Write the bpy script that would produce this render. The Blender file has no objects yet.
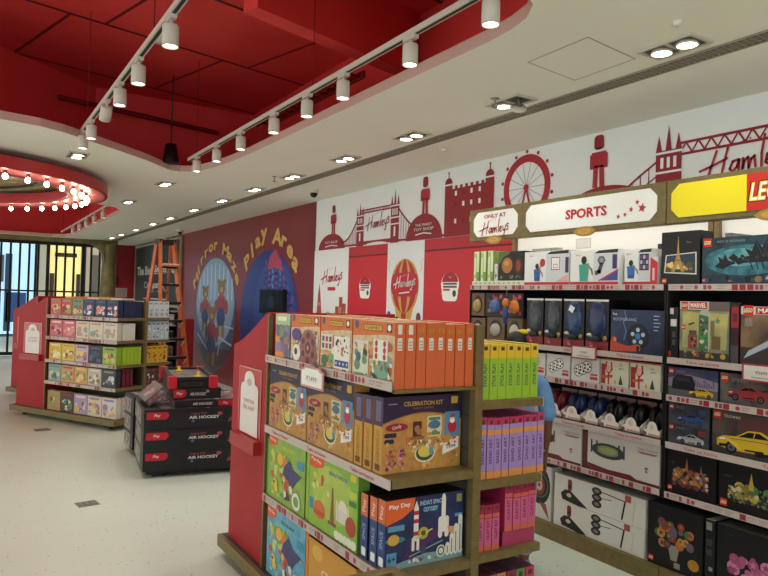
import bpy, bmesh, math, random
from mathutils import Vector, Matrix, geometry
PI = math.pi
COL = bpy.context.scene.collection
rnd = random.Random(7)

# ------------------------------------------------------------------ materials
_M = {}
def lin(h):
    h = h.lstrip('#')
    out = []
    for i in (0, 2, 4):
        c = int(h[i:i+2], 16)/255
        out.append(c/12.92 if c <= .04045 else ((c+.055)/1.055)**2.4)
    return (*out, 1)
def mat(h, rough=.45, metal=0.0, spec=.35):
    k = (h, rough, metal, spec)
    if k not in _M:
        m = bpy.data.materials.new('paint_' + h.strip('#')); m.use_nodes = True
        b = m.node_tree.nodes['Principled BSDF']
        b.inputs['Base Color'].default_value = lin(h)
        b.inputs['Roughness'].default_value = rough
        b.inputs['Metallic'].default_value = metal
        b.inputs['Specular IOR Level'].default_value = spec
        m.diffuse_color = lin(h)
        _M[k] = m
    return _M[k]
def emit(h, s):
    k = ('e', h, s)
    if k not in _M:
        m = bpy.data.materials.new('glow_' + h.strip('#')); m.use_nodes = True
        b = m.node_tree.nodes['Principled BSDF']
        b.inputs['Base Color'].default_value = lin(h)
        b.inputs['Emission Color'].default_value = lin(h)
        b.inputs['Emission Strength'].default_value = s
        _M[k] = m
    return _M[k]
def mottled(name, c1, c2, scale, rough, detail=4, bump=0.0, metal=0, spec=.4):
    if name in _M: return _M[name]
    m = bpy.data.materials.new(name); m.use_nodes = True
    nt = m.node_tree; b = nt.nodes['Principled BSDF']
    tc = nt.nodes.new('ShaderNodeTexCoord'); no = nt.nodes.new('ShaderNodeTexNoise'); cr = nt.nodes.new('ShaderNodeValToRGB')
    no.inputs['Scale'].default_value = scale; no.inputs['Detail'].default_value = detail
    cr.color_ramp.elements[0].position = .35; cr.color_ramp.elements[1].position = .65
    cr.color_ramp.elements[0].color = lin(c1); cr.color_ramp.elements[1].color = lin(c2)
    nt.links.new(tc.outputs['Object'], no.inputs['Vector']); nt.links.new(no.outputs['Fac'], cr.inputs['Fac'])
    nt.links.new(cr.outputs['Color'], b.inputs['Base Color'])
    b.inputs['Roughness'].default_value = rough; b.inputs['Metallic'].default_value = metal; b.inputs['Specular IOR Level'].default_value = spec
    if bump:
        bp = nt.nodes.new('ShaderNodeBump'); bp.inputs['Strength'].default_value = bump
        nt.links.new(no.outputs['Fac'], bp.inputs['Height']); nt.links.new(bp.outputs['Normal'], b.inputs['Normal'])
    _M[name] = m
    return m
def pm(c1, c2, sc=22):
    return mottled(f'print_{c1[1:]}_{c2[1:]}_{sc}', c1, c2, sc, .42, 6)
def floor_mat():
    m = bpy.data.materials.new('speckled_vinyl'); m.use_nodes = True
    nt = m.node_tree; L = nt.links; b = nt.nodes['Principled BSDF']
    tc = nt.nodes.new('ShaderNodeTexCoord')
    v = nt.nodes.new('ShaderNodeTexVoronoi'); v.inputs['Scale'].default_value = 24; v.inputs['Randomness'].default_value = 1
    lt = nt.nodes.new('ShaderNodeMath'); lt.operation = 'LESS_THAN'
    sep = nt.nodes.new('ShaderNodeSeparateColor'); mul = nt.nodes.new('ShaderNodeMath'); mul.operation = 'MULTIPLY'; mul.inputs[1].default_value = .19
    L.new(tc.outputs['Object'], v.inputs['Vector']); L.new(v.outputs['Color'], sep.inputs['Color'])
    L.new(sep.outputs['Red'], mul.inputs[0]); L.new(v.outputs['Distance'], lt.inputs[0]); L.new(mul.outputs[0], lt.inputs[1])
    n = nt.nodes.new('ShaderNodeTexNoise'); n.inputs['Scale'].default_value = 1.3; n.inputs['Detail'].default_value = 5
    L.new(tc.outputs['Object'], n.inputs['Vector'])
    r = nt.nodes.new('ShaderNodeValToRGB'); r.color_ramp.elements[0].color = lin('bec4b6'); r.color_ramp.elements[1].color = lin('cad0c2')
    L.new(n.outputs['Fac'], r.inputs['Fac'])
    spk = nt.nodes.new('ShaderNodeValToRGB'); spk.color_ramp.elements[0].color = lin('7d7c70'); spk.color_ramp.elements[1].color = lin('a9a797')
    L.new(sep.outputs['Green'], spk.inputs['Fac'])
    mx = nt.nodes.new('ShaderNodeMix'); mx.data_type = 'RGBA'
    L.new(lt.outputs[0], mx.inputs[0]); L.new(r.outputs['Color'], mx.inputs[6]); L.new(spk.outputs['Color'], mx.inputs[7])
    L.new(mx.outputs[2], b.inputs['Base Color'])
    b.inputs['Roughness'].default_value = .38; b.inputs['Specular IOR Level'].default_value = .4
    return m
GOLD = mottled('gold_laminate', '#6c5d36', '#766740', 30, .42, metal=.2)
SLAB = mottled('red_painted_slab', '#d83a3a', '#e0403f', 2.2, .6)
REDWALL = mat('#96202a', .45)
MAROON = mottled('maroon_panel', '#741e24', '#7c252b', 1.1, .3, spec=.45)
RED = mottled('red_laminate', '#9c1d25', '#a3232a', 3.0, .5, spec=.2)
CEIL = mottled('ceiling_paint', '#efefe2', '#f2f2e6', 1.2, .8)
WHITE = mat('#e9e7e2', .5); BLACK = mat('#121214', .5); DARK = mat('#24221f', .55)
LAMPW = mat('#c9c2b8', .45); METAL = mat('#8d8a84', .35, .7); GLOWL = emit('#fff3df', 14.0)

# ------------------------------------------------------------------ geometry helpers
class Fr:
    """a flat frame: a along the first axis, b along the second, lift along the normal"""
    def __init__(s, o, u, v):
        s.o = Vector(o); s.u = Vector(u).normalized(); s.v = Vector(v).normalized(); s.n = s.u.cross(s.v)
    def pt(s, a, b, l=0): return s.o + s.u*a + s.v*b + s.n*l
    def sub(s, a, b, l=0): return Fr(s.pt(a, b, l), s.u, s.v)
    def turned(s, a, b, ang, l=0):
        return Fr(s.pt(a, b, l), s.u*math.cos(ang)+s.v*math.sin(ang), s.v*math.cos(ang)-s.u*math.sin(ang))
_T = {}
def text_mesh(t, bold):
    k = (t, bold)
    if k not in _T:
        c = bpy.data.curves.new('t', 'FONT'); c.body = t; c.size = 1; c.resolution_u = 2; c.offset = bold
        o = bpy.data.objects.new('t', c); COL.objects.link(o)
        dg = bpy.context.evaluated_depsgraph_get()
        me = bpy.data.meshes.new_from_object(o.evaluated_get(dg))
        vs = [(v.co.x, v.co.y) for v in me.vertices]; fs = [tuple(p.vertices) for p in me.polygons]
        bpy.data.objects.remove(o); bpy.data.meshes.remove(me); bpy.data.curves.remove(c)
        xs = [v[0] for v in vs] or [0]; ys = [v[1] for v in vs] or [0]
        _T[k] = (vs, fs, min(xs), max(xs), min(ys), max(ys))
    return _T[k]
class MB:
    def __init__(s): s.v = []; s.f = []; s.mi = []; s.m = []; s.sm = []
    def idx(s, m):
        if m not in s.m: s.m.append(m)
        return s.m.index(m)
    def add(s, vs, fs, m, smooth=False):
        b = len(s.v); i = s.idx(m); s.v += [tuple(v) for v in vs]
        for f in fs: s.f.append(tuple(b+k for k in f)); s.mi.append(i); s.sm.append(smooth)
    def box(s, x0, y0, z0, x1, y1, z1, m, M=None):
        if x0 > x1: x0, x1 = x1, x0
        if y0 > y1: y0, y1 = y1, y0
        if z0 > z1: z0, z1 = z1, z0
        vs = [Vector(p) for p in ((x0,y0,z0),(x1,y0,z0),(x1,y1,z0),(x0,y1,z0),(x0,y0,z1),(x1,y0,z1),(x1,y1,z1),(x0,y1,z1))]
        if M: vs = [M @ p for p in vs]
        s.add(vs, [(0,3,2,1),(4,5,6,7),(0,1,5,4),(1,2,6,5),(2,3,7,6),(3,0,4,7)], m)
    def prism(s, fr, pts, d, m, m2=None):
        """pts in the frame, extruded backwards by d"""
        n = len(pts)
        a = sum(pts[i][0]*pts[(i+1) % n][1]-pts[(i+1) % n][0]*pts[i][1] for i in range(n))
        if a < 0: pts = pts[::-1]
        vs = [fr.pt(*p) for p in pts]+[fr.pt(p[0], p[1], -d) for p in pts]
        tri = geometry.tessellate_polygon([[Vector((p[0], p[1], 0)) for p in pts]])
        F = []
        for t in tri:
            A, B, Cc = (Vector(pts[k]) for k in t)
            if (B-A).x*(Cc-A).y-(B-A).y*(Cc-A).x < 0: t = t[::-1]
            F.append(tuple(t))
        s.add(vs, F+[tuple(n+k for k in t[::-1]) for t in F], m)
        s.add(vs, [(k, n+k, n+(k+1) % n, (k+1) % n) for k in range(n)], m2 or m)
    def poly(s, fr, pts, m, l=.001):
        n = len(pts)
        a = sum(pts[i][0]*pts[(i+1) % n][1]-pts[(i+1) % n][0]*pts[i][1] for i in range(n))
        if a < 0: pts = pts[::-1]
        if n <= 4: s.add([fr.pt(p[0], p[1], l) for p in pts], [tuple(range(n))], m)
        else:
            F = []
            for t in geometry.tessellate_polygon([[Vector((p[0], p[1], 0)) for p in pts]]):
                A, B, Cc = (Vector(pts[k]) for k in t)
                if (B-A).x*(Cc-A).y-(B-A).y*(Cc-A).x < 0: t = t[::-1]
                F.append(tuple(t))
            s.add([fr.pt(p[0], p[1], l) for p in pts], F, m)
    def rect(s, fr, a0, b0, a1, b1, m, l=.001): s.poly(fr, [(a0,b0),(a1,b0),(a1,b1),(a0,b1)], m, l)
    def ell(s, fr, a, b, ra, rb, m, l=.001, n=20, t0=0, t1=2*PI):
        k = n if t1-t0 > 6.28 else n+1
        s.poly(fr, [(a+ra*math.cos(t0+(t1-t0)*i/n), b+rb*math.sin(t0+(t1-t0)*i/n)) for i in range(k)], m, l)
    def rrect(s, fr, a0, b0, a1, b1, r, m, l=.001):
        P = []
        for cx, cy, t in ((a1-r,b1-r,0),(a0+r,b1-r,PI/2),(a0+r,b0+r,PI),(a1-r,b0+r,1.5*PI)):
            P += [(cx+r*math.cos(t+k*PI/8), cy+r*math.sin(t+k*PI/8)) for k in range(5)]
        s.poly(fr, P, m, l)
    def star(s, fr, a, b, r, m, l=.001, rot=0):
        s.poly(fr, [(a+(r if k % 2 == 0 else r*.42)*math.sin(rot+k*PI/5), b+(r if k % 2 == 0 else r*.42)*math.cos(rot+k*PI/5)) for k in range(10)], m, l)
    def line(s, fr, pts, w, m, l=.001):
        for (x0, y0), (x1, y1) in zip(pts, pts[1:]):
            d = math.hypot(x1-x0, y1-y0) or 1e-6; ex, ey = (x1-x0)/d*w/2, (y1-y0)/d*w/2
            s.poly(fr, [(x0-ex*.7-ey, y0-ey*.7+ex), (x0-ex*.7+ey, y0-ey*.7-ex), (x1+ex*.7+ey, y1+ey*.7-ex), (x1+ex*.7-ey, y1+ey*.7+ex)], m, l)
    def ring(s, fr, a, b, r0, r1, m, l=.001, n=40, t0=0, t1=2*PI):
        vs = []
        for i in range(n+1):
            t = t0+(t1-t0)*i/n
            vs += [fr.pt(a+r0*math.cos(t), b+r0*math.sin(t), l), fr.pt(a+r1*math.cos(t), b+r1*math.sin(t), l)]
        s.add(vs, [(2*i, 2*i+1, 2*i+3, 2*i+2) for i in range(n)], m)
    def text(s, fr, t, a, b, m, w=None, h=None, l=.0015, bold=.0, shear=0, align='c'):
        vs, fs, x0, x1, y0, y1 = text_mesh(t, bold)
        if not fs: return
        sx = w/(x1-x0) if w else None; sy = h/(y1-y0) if h else None
        sx = sx or sy; sy = sy or sx
        ox = {'c': (x0+x1)/2, 'l': x0, 'r': x1}[align]; oy = (y0+y1)/2
        s.add([fr.pt(a+(x-ox)*sx+(y-oy)*sy*shear, b+(y-oy)*sy, l) for x, y in vs], fs, m)
    def tube(s, pts, r, m, n=8, r2=None):
        pts = [Vector(p) for p in pts]; rings = []
        for i, p in enumerate(pts):
            d = (pts[min(i+1, len(pts)-1)]-pts[max(i-1, 0)]).normalized()
            x = d.orthogonal().normalized(); 
            if abs(d.z) < .95: x = d.cross(Vector((0,0,1))).normalized()
            y = d.cross(x); rr = r if r2 is None else r+(r2-r)*i/(len(pts)-1)
            rings.append([p+(x*math.cos(2*PI*k/n)+y*math.sin(2*PI*k/n))*rr for k in range(n)])
        vs = [v for q in rings for v in q]; fs = []
        for i in range(len(pts)-1):
            fs += [(i*n+k, i*n+(k+1) % n, (i+1)*n+(k+1) % n, (i+1)*n+k) for k in range(n)]
        s.add(vs, fs, m, True); e = (len(pts)-1)*n
        s.add(vs, [tuple(range(n))[::-1], tuple(e+k for k in range(n))], m)
    def lathe(s, prof, m, c=(0,0,0), n=20, M=None, smooth=True):
        vs = []; k = len(prof)
        for i in range(n):
            t = 2*PI*i/n
            for r, z in prof:
                v = Vector((r*math.cos(t), r*math.sin(t), z))
                if M: v = M @ v
                vs.append(v+Vector(c))
        fs = [(i*k+j, ((i+1) % n)*k+j, ((i+1) % n)*k+j+1, i*k+j+1) for i in range(n) for j in range(k-1)]
        s.add(vs, fs, m, smooth)
    def ball(s, c, rx, ry, rz, m, n=14):
        prof = [(math.sin(PI*j/10), -math.cos(PI*j/10)) for j in range(11)]
        s.lathe(prof, m, c, n, Matrix.Diagonal((rx, ry, rz)))
    def build(s, name, parent=None, loc=(0,0,0), rz=0, bevel=0):
        me = bpy.data.meshes.new(name); me.from_pydata(s.v, [], s.f)
        for m in s.m: me.materials.append(m)
        for p, i, q in zip(me.polygons, s.mi, s.sm): p.material_index = i; p.use_smooth = q
        me.update()
        o = bpy.data.objects.new(name, me); COL.objects.link(o)
        o.location = loc; o.rotation_euler = (0, 0, rz)
        if parent: o.parent = parent
        if bevel:
            b = o.modifiers.new('soft', 'BEVEL'); b.width = bevel; b.segments = 2; b.limit_method = 'ANGLE'
        return o
def tag(o, label=None, cat=None, group=None, kind=None):
    if label: o['label'] = label
    if cat: o['category'] = cat
    if group: o['group'] = group
    if kind: o['kind'] = kind
    return o
def empty(name, loc=(0,0,0), rz=0):
    o = bpy.data.objects.new(name, None); COL.objects.link(o); o.location = loc; o.rotation_euler = (0,0,rz); o.empty_display_size = .1
    return o
def dup(o, loc=None, label=None, rz=None, parent=None):
    c = o.copy(); COL.objects.link(c)
    if parent: c.parent = parent
    if loc is not None: c.location = loc
    if rz is not None: c.rotation_euler = (0,0,rz)
    if label: c['label'] = label
    for ch in list(o.children): dup(ch, parent=c)
    return c
def box_frames(dx, dy, dz):
    X, Y = dx/2, dy/2
    return {'-x': (Fr((-X,Y,0),(0,-1,0),(0,0,1)), dy, dz), '+x': (Fr((X,-Y,0),(0,1,0),(0,0,1)), dy, dz),
            '-y': (Fr((-X,-Y,0),(1,0,0),(0,0,1)), dx, dz), '+y': (Fr((X,Y,0),(-1,0,0),(0,0,1)), dx, dz),
            '+z': (Fr((-X,Y,dz),(0,-1,0),(1,0,0)), dy, dx)}
def carton_mb(dx, dy, dz, body, cols=None, art=()):
    m = MB(); X, Y = dx/2, dy/2
    vs = [(-X,-Y,0),(X,-Y,0),(X,Y,0),(-X,Y,0),(-X,-Y,dz),(X,-Y,dz),(X,Y,dz),(-X,Y,dz)]
    F = {'-z': (0,3,2,1), '+z': (4,5,6,7), '-y': (0,1,5,4), '+x': (1,2,6,5), '+y': (2,3,7,6), '-x': (3,0,4,7)}
    cols = cols or {}
    for k, f in F.items(): m.add([vs[i] for i in f], [(0,1,2,3)], mat(cols.get(k, body)))
    fr = box_frames(dx, dy, dz)
    for face, fn in art:
        f, w, h = fr[face]; fn(m, f, w, h)
    return m
def carton(name, label, cat, loc, dims, body, cols=None, art=(), group=None, rz=0):
    return tag(carton_mb(*dims, body, cols, art).build(name, loc=loc, rz=rz), label, cat, group)

# ------------------------------------------------------------------ drawn marks
SCRIPT = [[(.1,-.12),(.25,.35),(.5,1.0)], [(-.25,.3),(.3,.42),(.95,.6)], [(1.0,1.12),(.85,.55),(.72,-.02)],
  [(1.42,.45),(1.2,.42),(1.07,.15),(1.18,0),(1.36,.16),(1.46,.45),(1.45,.02)], [(1.62,.46),(1.6,0),(1.68,.34),(1.82,.46),(1.85,.02),(1.95,.36),(2.08,.46),(2.12,.02)],
  [(2.48,1.2),(2.36,.5),(2.36,0)], [(2.55,.2),(2.78,.32),(2.74,.47),(2.58,.42),(2.52,.12),(2.66,0),(2.86,.1)], [(2.98,.48),(3.0,.16),(3.12,.08),(3.26,.2)], [(3.34,.52),(3.22,-.05),(3.08,-.42),(2.92,-.36)],
  [(3.72,.6),(3.54,.64),(3.48,.48),(3.66,.34),(3.64,.14),(3.42,.1)]]
def script(m, fr, a, b, w, c, lw=.1, l=.002, rise=.06):
    k = w/4.0
    for st in SCRIPT: m.line(fr, [(a+(x-1.75)*k, b+(y-.4+x*rise-.1)*k) for x, y in st], lw*k*1.5, c, l)
    for i, (x, y) in enumerate(((.98,.95),(1.3,1.06),(1.6,1.12),(1.9,1.2))): m.star(fr, a+(x-1.75)*k, b+(y-.4)*k, .07*k, c, l)
def confetti(m, fr, a0, b0, a1, b1, n, cols, size, seed, l=.0013):
    r = random.Random(seed)
    for i in range(n):
        a = r.uniform(a0, a1); b = r.uniform(b0, b1); s = size*r.uniform(.5, 1.3); c = mat(r.choice(cols))
        a = min(max(a, a0+s), a1-s) if a1-a0 > 2*s else (a0+a1)/2; b = min(max(b, b0+s), b1-s) if b1-b0 > 2*s else (b0+b1)/2
        ll = l+i*.00003
        if r.random() < .35: m.ell(fr, a, b, s, s*r.uniform(.5, 1), c, ll, 9)
        else:
            k = r.choice((3, 4, 5, 6)); t = r.uniform(0, 6)
            m.poly(fr, [(a+s*r.uniform(.6, 1)*math.cos(t+2*PI*j/k), b+s*r.uniform(.6, 1)*math.sin(t+2*PI*j/k)) for j in range(k)], c, ll)
def lego_logo(m, fr, a, b, s, l=.0016):
    m.rect(fr, a-s/2, b-s/2, a+s/2, b+s/2, mat('#d0251f'), l)
    m.text(fr, 'LEGO', a, b, mat('#15110f'), w=s*.92, h=s*.5, l=l+.0003, bold=.06, shear=.18)
    m.text(fr, 'LEGO', a, b, mat('#f3d02e'), w=s*.86, h=s*.45, l=l+.0005, bold=.035, shear=.18)
    m.text(fr, 'LEGO', a, b, mat('#f7f5ef'), w=s*.8, h=s*.4, l=l+.0007, shear=.18)
def car(m, fr, a, b, w, body, l=.0015):
    h = w*.34; d = mat('#101013'); P = lambda *q: [(a+w*x, b+h*y) for x, y in q]
    m.poly(fr, P((-.5,.16),(-.5,.42),(-.42,.56),(-.22,.62),(-.05,.92),(.12,.95),(.30,.72),(.46,.62),(.5,.44),(.48,.16),(.3,.06),(-.34,.04)), mat(body), l)
    m.poly(fr, P((-.19,.62),(-.05,.86),(.10,.88),(.24,.68)), d, l+.0003); m.line(fr, P((.02,.64),(.04,.88)), w*.012, mat(body), l+.0005)
    m.poly(fr, P((-.48,.22),(-.28,.28),(-.30,.14),(-.46,.12)), d, l+.0003); m.poly(fr, P((-.1,.16),(.16,.2),(.16,.12),(-.1,.1)), d, l+.0003)
    m.poly(fr, P((-.46,.46),(-.36,.5),(-.38,.42),(-.46,.4)), mat('#e0ddd0'), l+.0003); m.line(fr, P((-.3,.5),(.1,.54),(.44,.5)), w*.008, mat('#4a4030'), l+.0004)
    m.poly(fr, P((.34,.78),(.5,.82),(.5,.76),(.36,.70)), d, l+.0002)
    for x in (-.29, .32):
        m.ell(fr, a+w*x, b+h*.14, w*.085, w*.085, d, l+.0006, 16); m.ell(fr, a+w*x, b+h*.14, w*.052, w*.052, mat('#5c5c60'), l+.0008, 12); m.ell(fr, a+w*x, b+h*.14, w*.02, w*.02, d, l+.001, 8)
def strip(L, h, style, seed):
    """shelf-edge ticket strip, length L"""
    def fn(m, fr):
        r = random.Random(seed); m.box  # the strip body is made by the caller
        if style == 'text':
            n = max(1, int(L/.42))
            for i in range(n):
                m.text(fr, 'Take us home', (i+.5)*L/n, h*.5, mat('#b32a30'), w=.2, h=h*.42, bold=.01)
        else:
            a = .015
            while a < L-.05:
                k = r.random()
                if k < .22: m.rect(fr, a, h*.15, a+.018, h*.85, mat('#9a4048')); a += .024
                elif k < .36: m.rect(fr, a, h*.08, a+.034, h*.92, mat('#94303a')); a += .042
                elif k < .5: m.ell(fr, a+.013, h*.5, .013, h*.34, mat('#a8444c'), n=8); a += .032
                elif k < .75: m.rect(fr, a, h*.58, a+.05, h*.76, mat('#a8958e')); m.rect(fr, a, h*.26, a+.04, h*.42, mat('#a8958e')); a += .058
                else: a += .025
    return fn

# ------------------------------------------------------------------ the setting
W, H = 4.05, 2.908
BACK = 20.0
def struct(o): o['kind'] = 'structure'; return o
m = MB(); m.box(-9, -5, -.1, 9, 27, 0, floor_mat()); struct(m.build('floor'))
hole1 = [(-4,2.1),(1.75,2.1),(1.95,2.14),(2.08,2.22),(2.155,2.34),(2.19,2.48),(2.205,2.65),(2.205,6.05),(2.19,6.5),(2.14,6.95),(2.09,7.2),(2.02,7.34),(1.93,7.4),(1.82,7.38),(1.68,7.22),(1.5,7.0),(1.19,6.7),(.82,6.36),(.66,6.22),(.48,6.11),(.2,6.05),(-4,6.0)]
hole2 = [(-4,10.9),(.9,10.7),(1.5,10.85),(1.95,11.2),(2.08,11.5),(2.15,12.2),(2.15,17.6),(2.05,18.2),(1.8,18.4),(-4,18.4)]
outer = [(-9,-5),(W,-5),(W,BACK),(-9,BACK)]
loops = [outer, hole1[::-1], hole2[::-1]]
m = MB(); flat = [p for lp in loops for p in lp]
tri = geometry.tessellate_polygon([[Vector((x, y, 0)) for x, y in lp] for lp in loops])
F = []
for t in tri:
    A, B, Cc = (Vector(flat[k]) for k in t)
    F.append(tuple(t) if (B-A).x*(Cc-A).y-(B-A).y*(Cc-A).x < 0 else tuple(t[::-1]))
m.add([(x, y, H) for x, y in flat], F, CEIL)
m.add([(x, y, H+.066) for x, y in flat], [f[::-1] for f in F], mat('#8c1c22', .6))
for lp in (hole1, hole2):
    n = len(lp)
    m.add([(x, y, H) for x, y in lp]+[(x, y, H+.066) for x, y in lp], [(k, (k+1) % n, n+(k+1) % n, n+k) for k in range(n)], mat('#c9a99e', .7))  # rim tinted pink: red bounce light put into the white edge colour
G = mat('#c3bba9', .8)   # joint of the access hatch
fc = Fr((0,0,H), (1,0,0), (0,-1,0))
for p, q in (((2.554,2.338),(2.978,2.40)),((2.978,2.40),(2.99,2.83)),((2.99,2.83),(2.564,2.766)),((2.564,2.766),(2.554,2.338))):
    m.line(fc, [(p[0],-p[1]),(q[0],-q[1])], .007, mat('#a39a86', .8), .0012)
struct(m.build('ceiling'))
# red plenum above the openings
ZS = 3.9
m = MB(); m.box(-6, -1, ZS, 4.0, 10, ZS+.1, SLAB)
a = math.radians(14); fs = Fr((0,0,ZS), (math.cos(a), math.sin(a), 0), (math.sin(a), -math.cos(a), 0))
for k in (-1.4, 0, 1.16, 2.45, 3.7):      # seams across
    b = -(5.86-k)
    m.poly(fs, [(-6, b-.018), (5, b-.018), (5, b+.018), (-6, b+.018)], mat('#5d1015', .7), .004)
for x in (-1.0, .55, 2.15, 3.6):
    for k0, k1 in ((1.16, 0), (0, -1.4), (2.45, 1.16)):
        m.rect(fs, x+.25*k0, -(5.86-k1), x+.25*k0+.03, -(5.86-k0), mat('#6b1318', .7), .003)
struct(m.build('ceiling_slab'))
m = MB()
fv = lambda p, q: Fr((p[0], p[1], H+.06), (q[0]-p[0], q[1]-p[1], 0), (0,0,1))
for p, q in (((3.07,8.35),(3.07,-1)),((1.2,8.3),(3.07,8.35)),((.2,7.42),(1.2,8.3)),((-6,6.6),(.2,7.42))):
    f = fv(p, q); L = math.hypot(q[0]-p[0], q[1]-p[1]); m.prism(f, [(0,0),(L,0),(L,ZS-H-.06),(0,ZS-H-.06)], .05, SLAB)
m.box(-6, -1.05, H+.07, 3.1, -1, ZS, SLAB)  # unseen near wall, added to keep outside light off the red slab
struct(m.build('wall_ceiling_recess'))
m = MB(); m.box(-5, 10.0, 3.7, 3.0, 19.4, 3.8, SLAB); m.box(2.6, 10.05, H+.07, 2.65, 19.3, 3.7, SLAB); m.box(-5, 19.0, H+.07, 2.6, 19.05, 3.7, SLAB); m.box(-5, 10.05, H+.07, 2.6, 10.1, 3.7, SLAB)
struct(m.build('wall_ceiling_recess_back'))
M0 = Matrix.Translation((1.5, 4.085, 0)) @ Matrix.Rotation(math.radians(17.8), 4, 'Z')
m = MB(); m.box(0, -.02, 3.4, 1.62, .12, 3.9, SLAB, M0)
struct(m.build('beam_duct'))
# ---- mural wall
def YZ(y, z): return (-y, z)
m = MB(); fw = Fr((W, 0, 0), (0,-1,0), (0,0,1))
MR = mat('#a3202c', .5); MR2 = mat('#8a1a28', .5); MW = mottled('mural_white', '#dcdcdf', '#e2e2e4', .8, .5); SILV = mat('#b9b9c2', .5)
yb = 8.42
m.box(W, -5, 0, W+.1, BACK, H, MAROON)
def WR(y0, z0, y1, z1, c, l=.002): m.rect(fw, -y0, z0, -y1, z1, c, l)
def WP(pts, c, l=.006): m.poly(fw, [(-y, z) for y, z in pts], c, l)
m.box(W-.012, -5, 0, W, yb, 2.232, mat('#c01f2c', .42))            # lower red panelling stands proud
m.box(W-.004, -5, 2.232, W, yb, H, MW)
fl = Fr((W-.012, 0, 0), (0,-1,0), (0,0,1))
for y0_, y1_ in ((7.45, 6.54), (5.82, 3.9)): m.rect(fl, -y0_, 2.105, -y1_, 2.122, mat('#5c0c16'), .001); m.rect(fl, -y0_, 2.122, -y1_, 2.232, mat('#b31d2a', .42), .0008)
fu = Fr((W-.004, 0, 0), (0,-1,0), (0,0,1))
fw = fu
def dome(yc, zb, ry, rz): m.ell(fw, -yc, zb, ry, rz, MR2, .003, 24, 0, PI)
def guard(yc, zb, zt, w=.17):
    h = zt-zb
    WP([(yc+w*.42, zb), (yc+w*.36, zb+h*.42), (yc+w*.04, zb+h*.42), (yc+w*.08, zb)], MR)
    WP([(yc-w*.42, zb), (yc-w*.36, zb+h*.42), (yc-w*.04, zb+h*.42), (yc-w*.08, zb)], MR)
    WP([(yc+w*.6, zb+h*.38), (yc+w*.5, zb+h*.68), (yc-w*.5, zb+h*.68), (yc-w*.6, zb+h*.38)], MR)
    WR(yc+w*.28, zb+h*.68, yc-w*.28, zb+h*.76, MW, .006)
    m.rrect(fw, -yc-w*.34, zb+h*.72, -yc+w*.34, zb+h, w*.22, MR2, .006)
    WR(yc+w*.62, zb+h*.36, yc+w*.34, zb+h*.64, MR, .007); WR(yc-w*.34, zb+h*.36, yc-w*.62, zb+h*.64, MR, .007)
# first dome + guard
dome(7.95, 2.235, .37, .20); guard(7.9, 2.43, 2.80, .12)
m.text(fw, 'TOY SHOP', -7.95, 2.325, MW, w=.36, h=.03, l=.006); m.line(fw, [(-8.12,2.27),(-7.95,2.285),(-7.78,2.27)], .012, MW, .005)
# suspension bridge
def tower(yc, zb, zt, w):
    h = zt-zb
    WR(yc+w/2, zb, yc-w/2, zb+h*.72, MR2, .004)
    for k in (-1, 0, 1):
        WP([(yc+k*w*.38+w*.13, zb+h*.70), (yc+k*w*.38, zb+h*(1.0 if k == 0 else .9)), (yc+k*w*.38-w*.13, zb+h*.70)], MR2, .005)
    for k in (-.25, 0, .25):
        WR(yc+k*w+w*.06, zb+h*.52, yc+k*w-w*.06, zb+h*.64, MW, .0055)
    WR(yc+w*.1, zb+h*.12, yc-w*.1, zb+h*.3, MW, .0055)
    for z in (.34, .46, .68): WR(yc+w*.54, zb+h*z, yc-w*.54, zb+h*(z+.025), MW, .0057)
tower(7.2, 2.235, 2.76, .17); tower(6.42, 2.235, 2.83, .17)
WR(7.2, 2.245, 6.42, 2.29, MR2, .003); m.ell(fw, -6.81, 2.232, .26, .035, MW, .0045, 20, 0, PI)
for z in (2.62, 2.655): WR(7.2, z, 6.42, z+.014, MR2, .0035)
for i in range(12): m.line(fw, [(-7.2+.065*i, 2.62), (-7.2+.065*i+.032, 2.665), (-7.2+.065*i+.065, 2.62)], .009, MR2, .0034)
def cable(y0, z0, y1, z1, sag, deck):
    P = [(-(y0+(y1-y0)*i/12), z0+(z1-z0)*i/12-sag*math.sin(PI*i/12)) for i in range(13)]
    m.line(fw, P, .02, MR2, .0035)
    for p in P[1:-1]: m.line(fw, [p, (p[0], deck)], .009, MR2, .0034)
cable(7.27, 2.56, 7.72, 2.30, .08, 2.27); cable(6.34, 2.60, 5.75, 2.36, .09, 2.28)
WR(7.8, 2.245, 7.2, 2.268, MR2, .0033); WR(6.42, 2.245, 5.4, 2.268, MR2, .0033)
script(m, fw, -6.80, 2.49, .54, MR, .062, .0065)
dome(5.86, 2.235, .33, .27); guard(5.84, 2.50, 2.885, .13)
m.text(fw, 'THE FINEST', -5.86, 2.39, MW, w=.30, h=.025, l=.006); m.text(fw, 'TOY SHOP', -5.86, 2.345, MW, w=.36, h=.03, l=.006); m.line(fw, [(-6.0,2.29),(-5.86,2.305),(-5.72,2.29)], .012, MW, .005)
# castle
CA = mat('#8d1a22', .5)
WR(5.40, 2.235, 4.76, 2.70, CA, .004)
for y in (5.44, 4.82):
    WR(y+.06, 2.235, y-.06, 2.76, CA, .005); m.ell(fw, -y, 2.76, .06, .055, CA, .005, 16, 0, PI); WR(y+.006, 2.8, y-.006, 2.86, CA, .005); WR(y+.07, 2.74, y-.07, 2.755, MW, .0055)
    m.ell(fw, -y, 2.865, .012, .012, CA, .005)
for i in range(7): WR(5.34-.08*i, 2.70, 5.30-.08*i, 2.73, CA, .004)
for z in (2.36, 2.52, 2.63):
    for y in (5.32, 5.2, 5.08, 4.96): WR(y+.016, z, y-.016, z+.045, MW if (y*7+z*10) % 2 > .7 else mat('#6e1119'), .0055)
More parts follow.
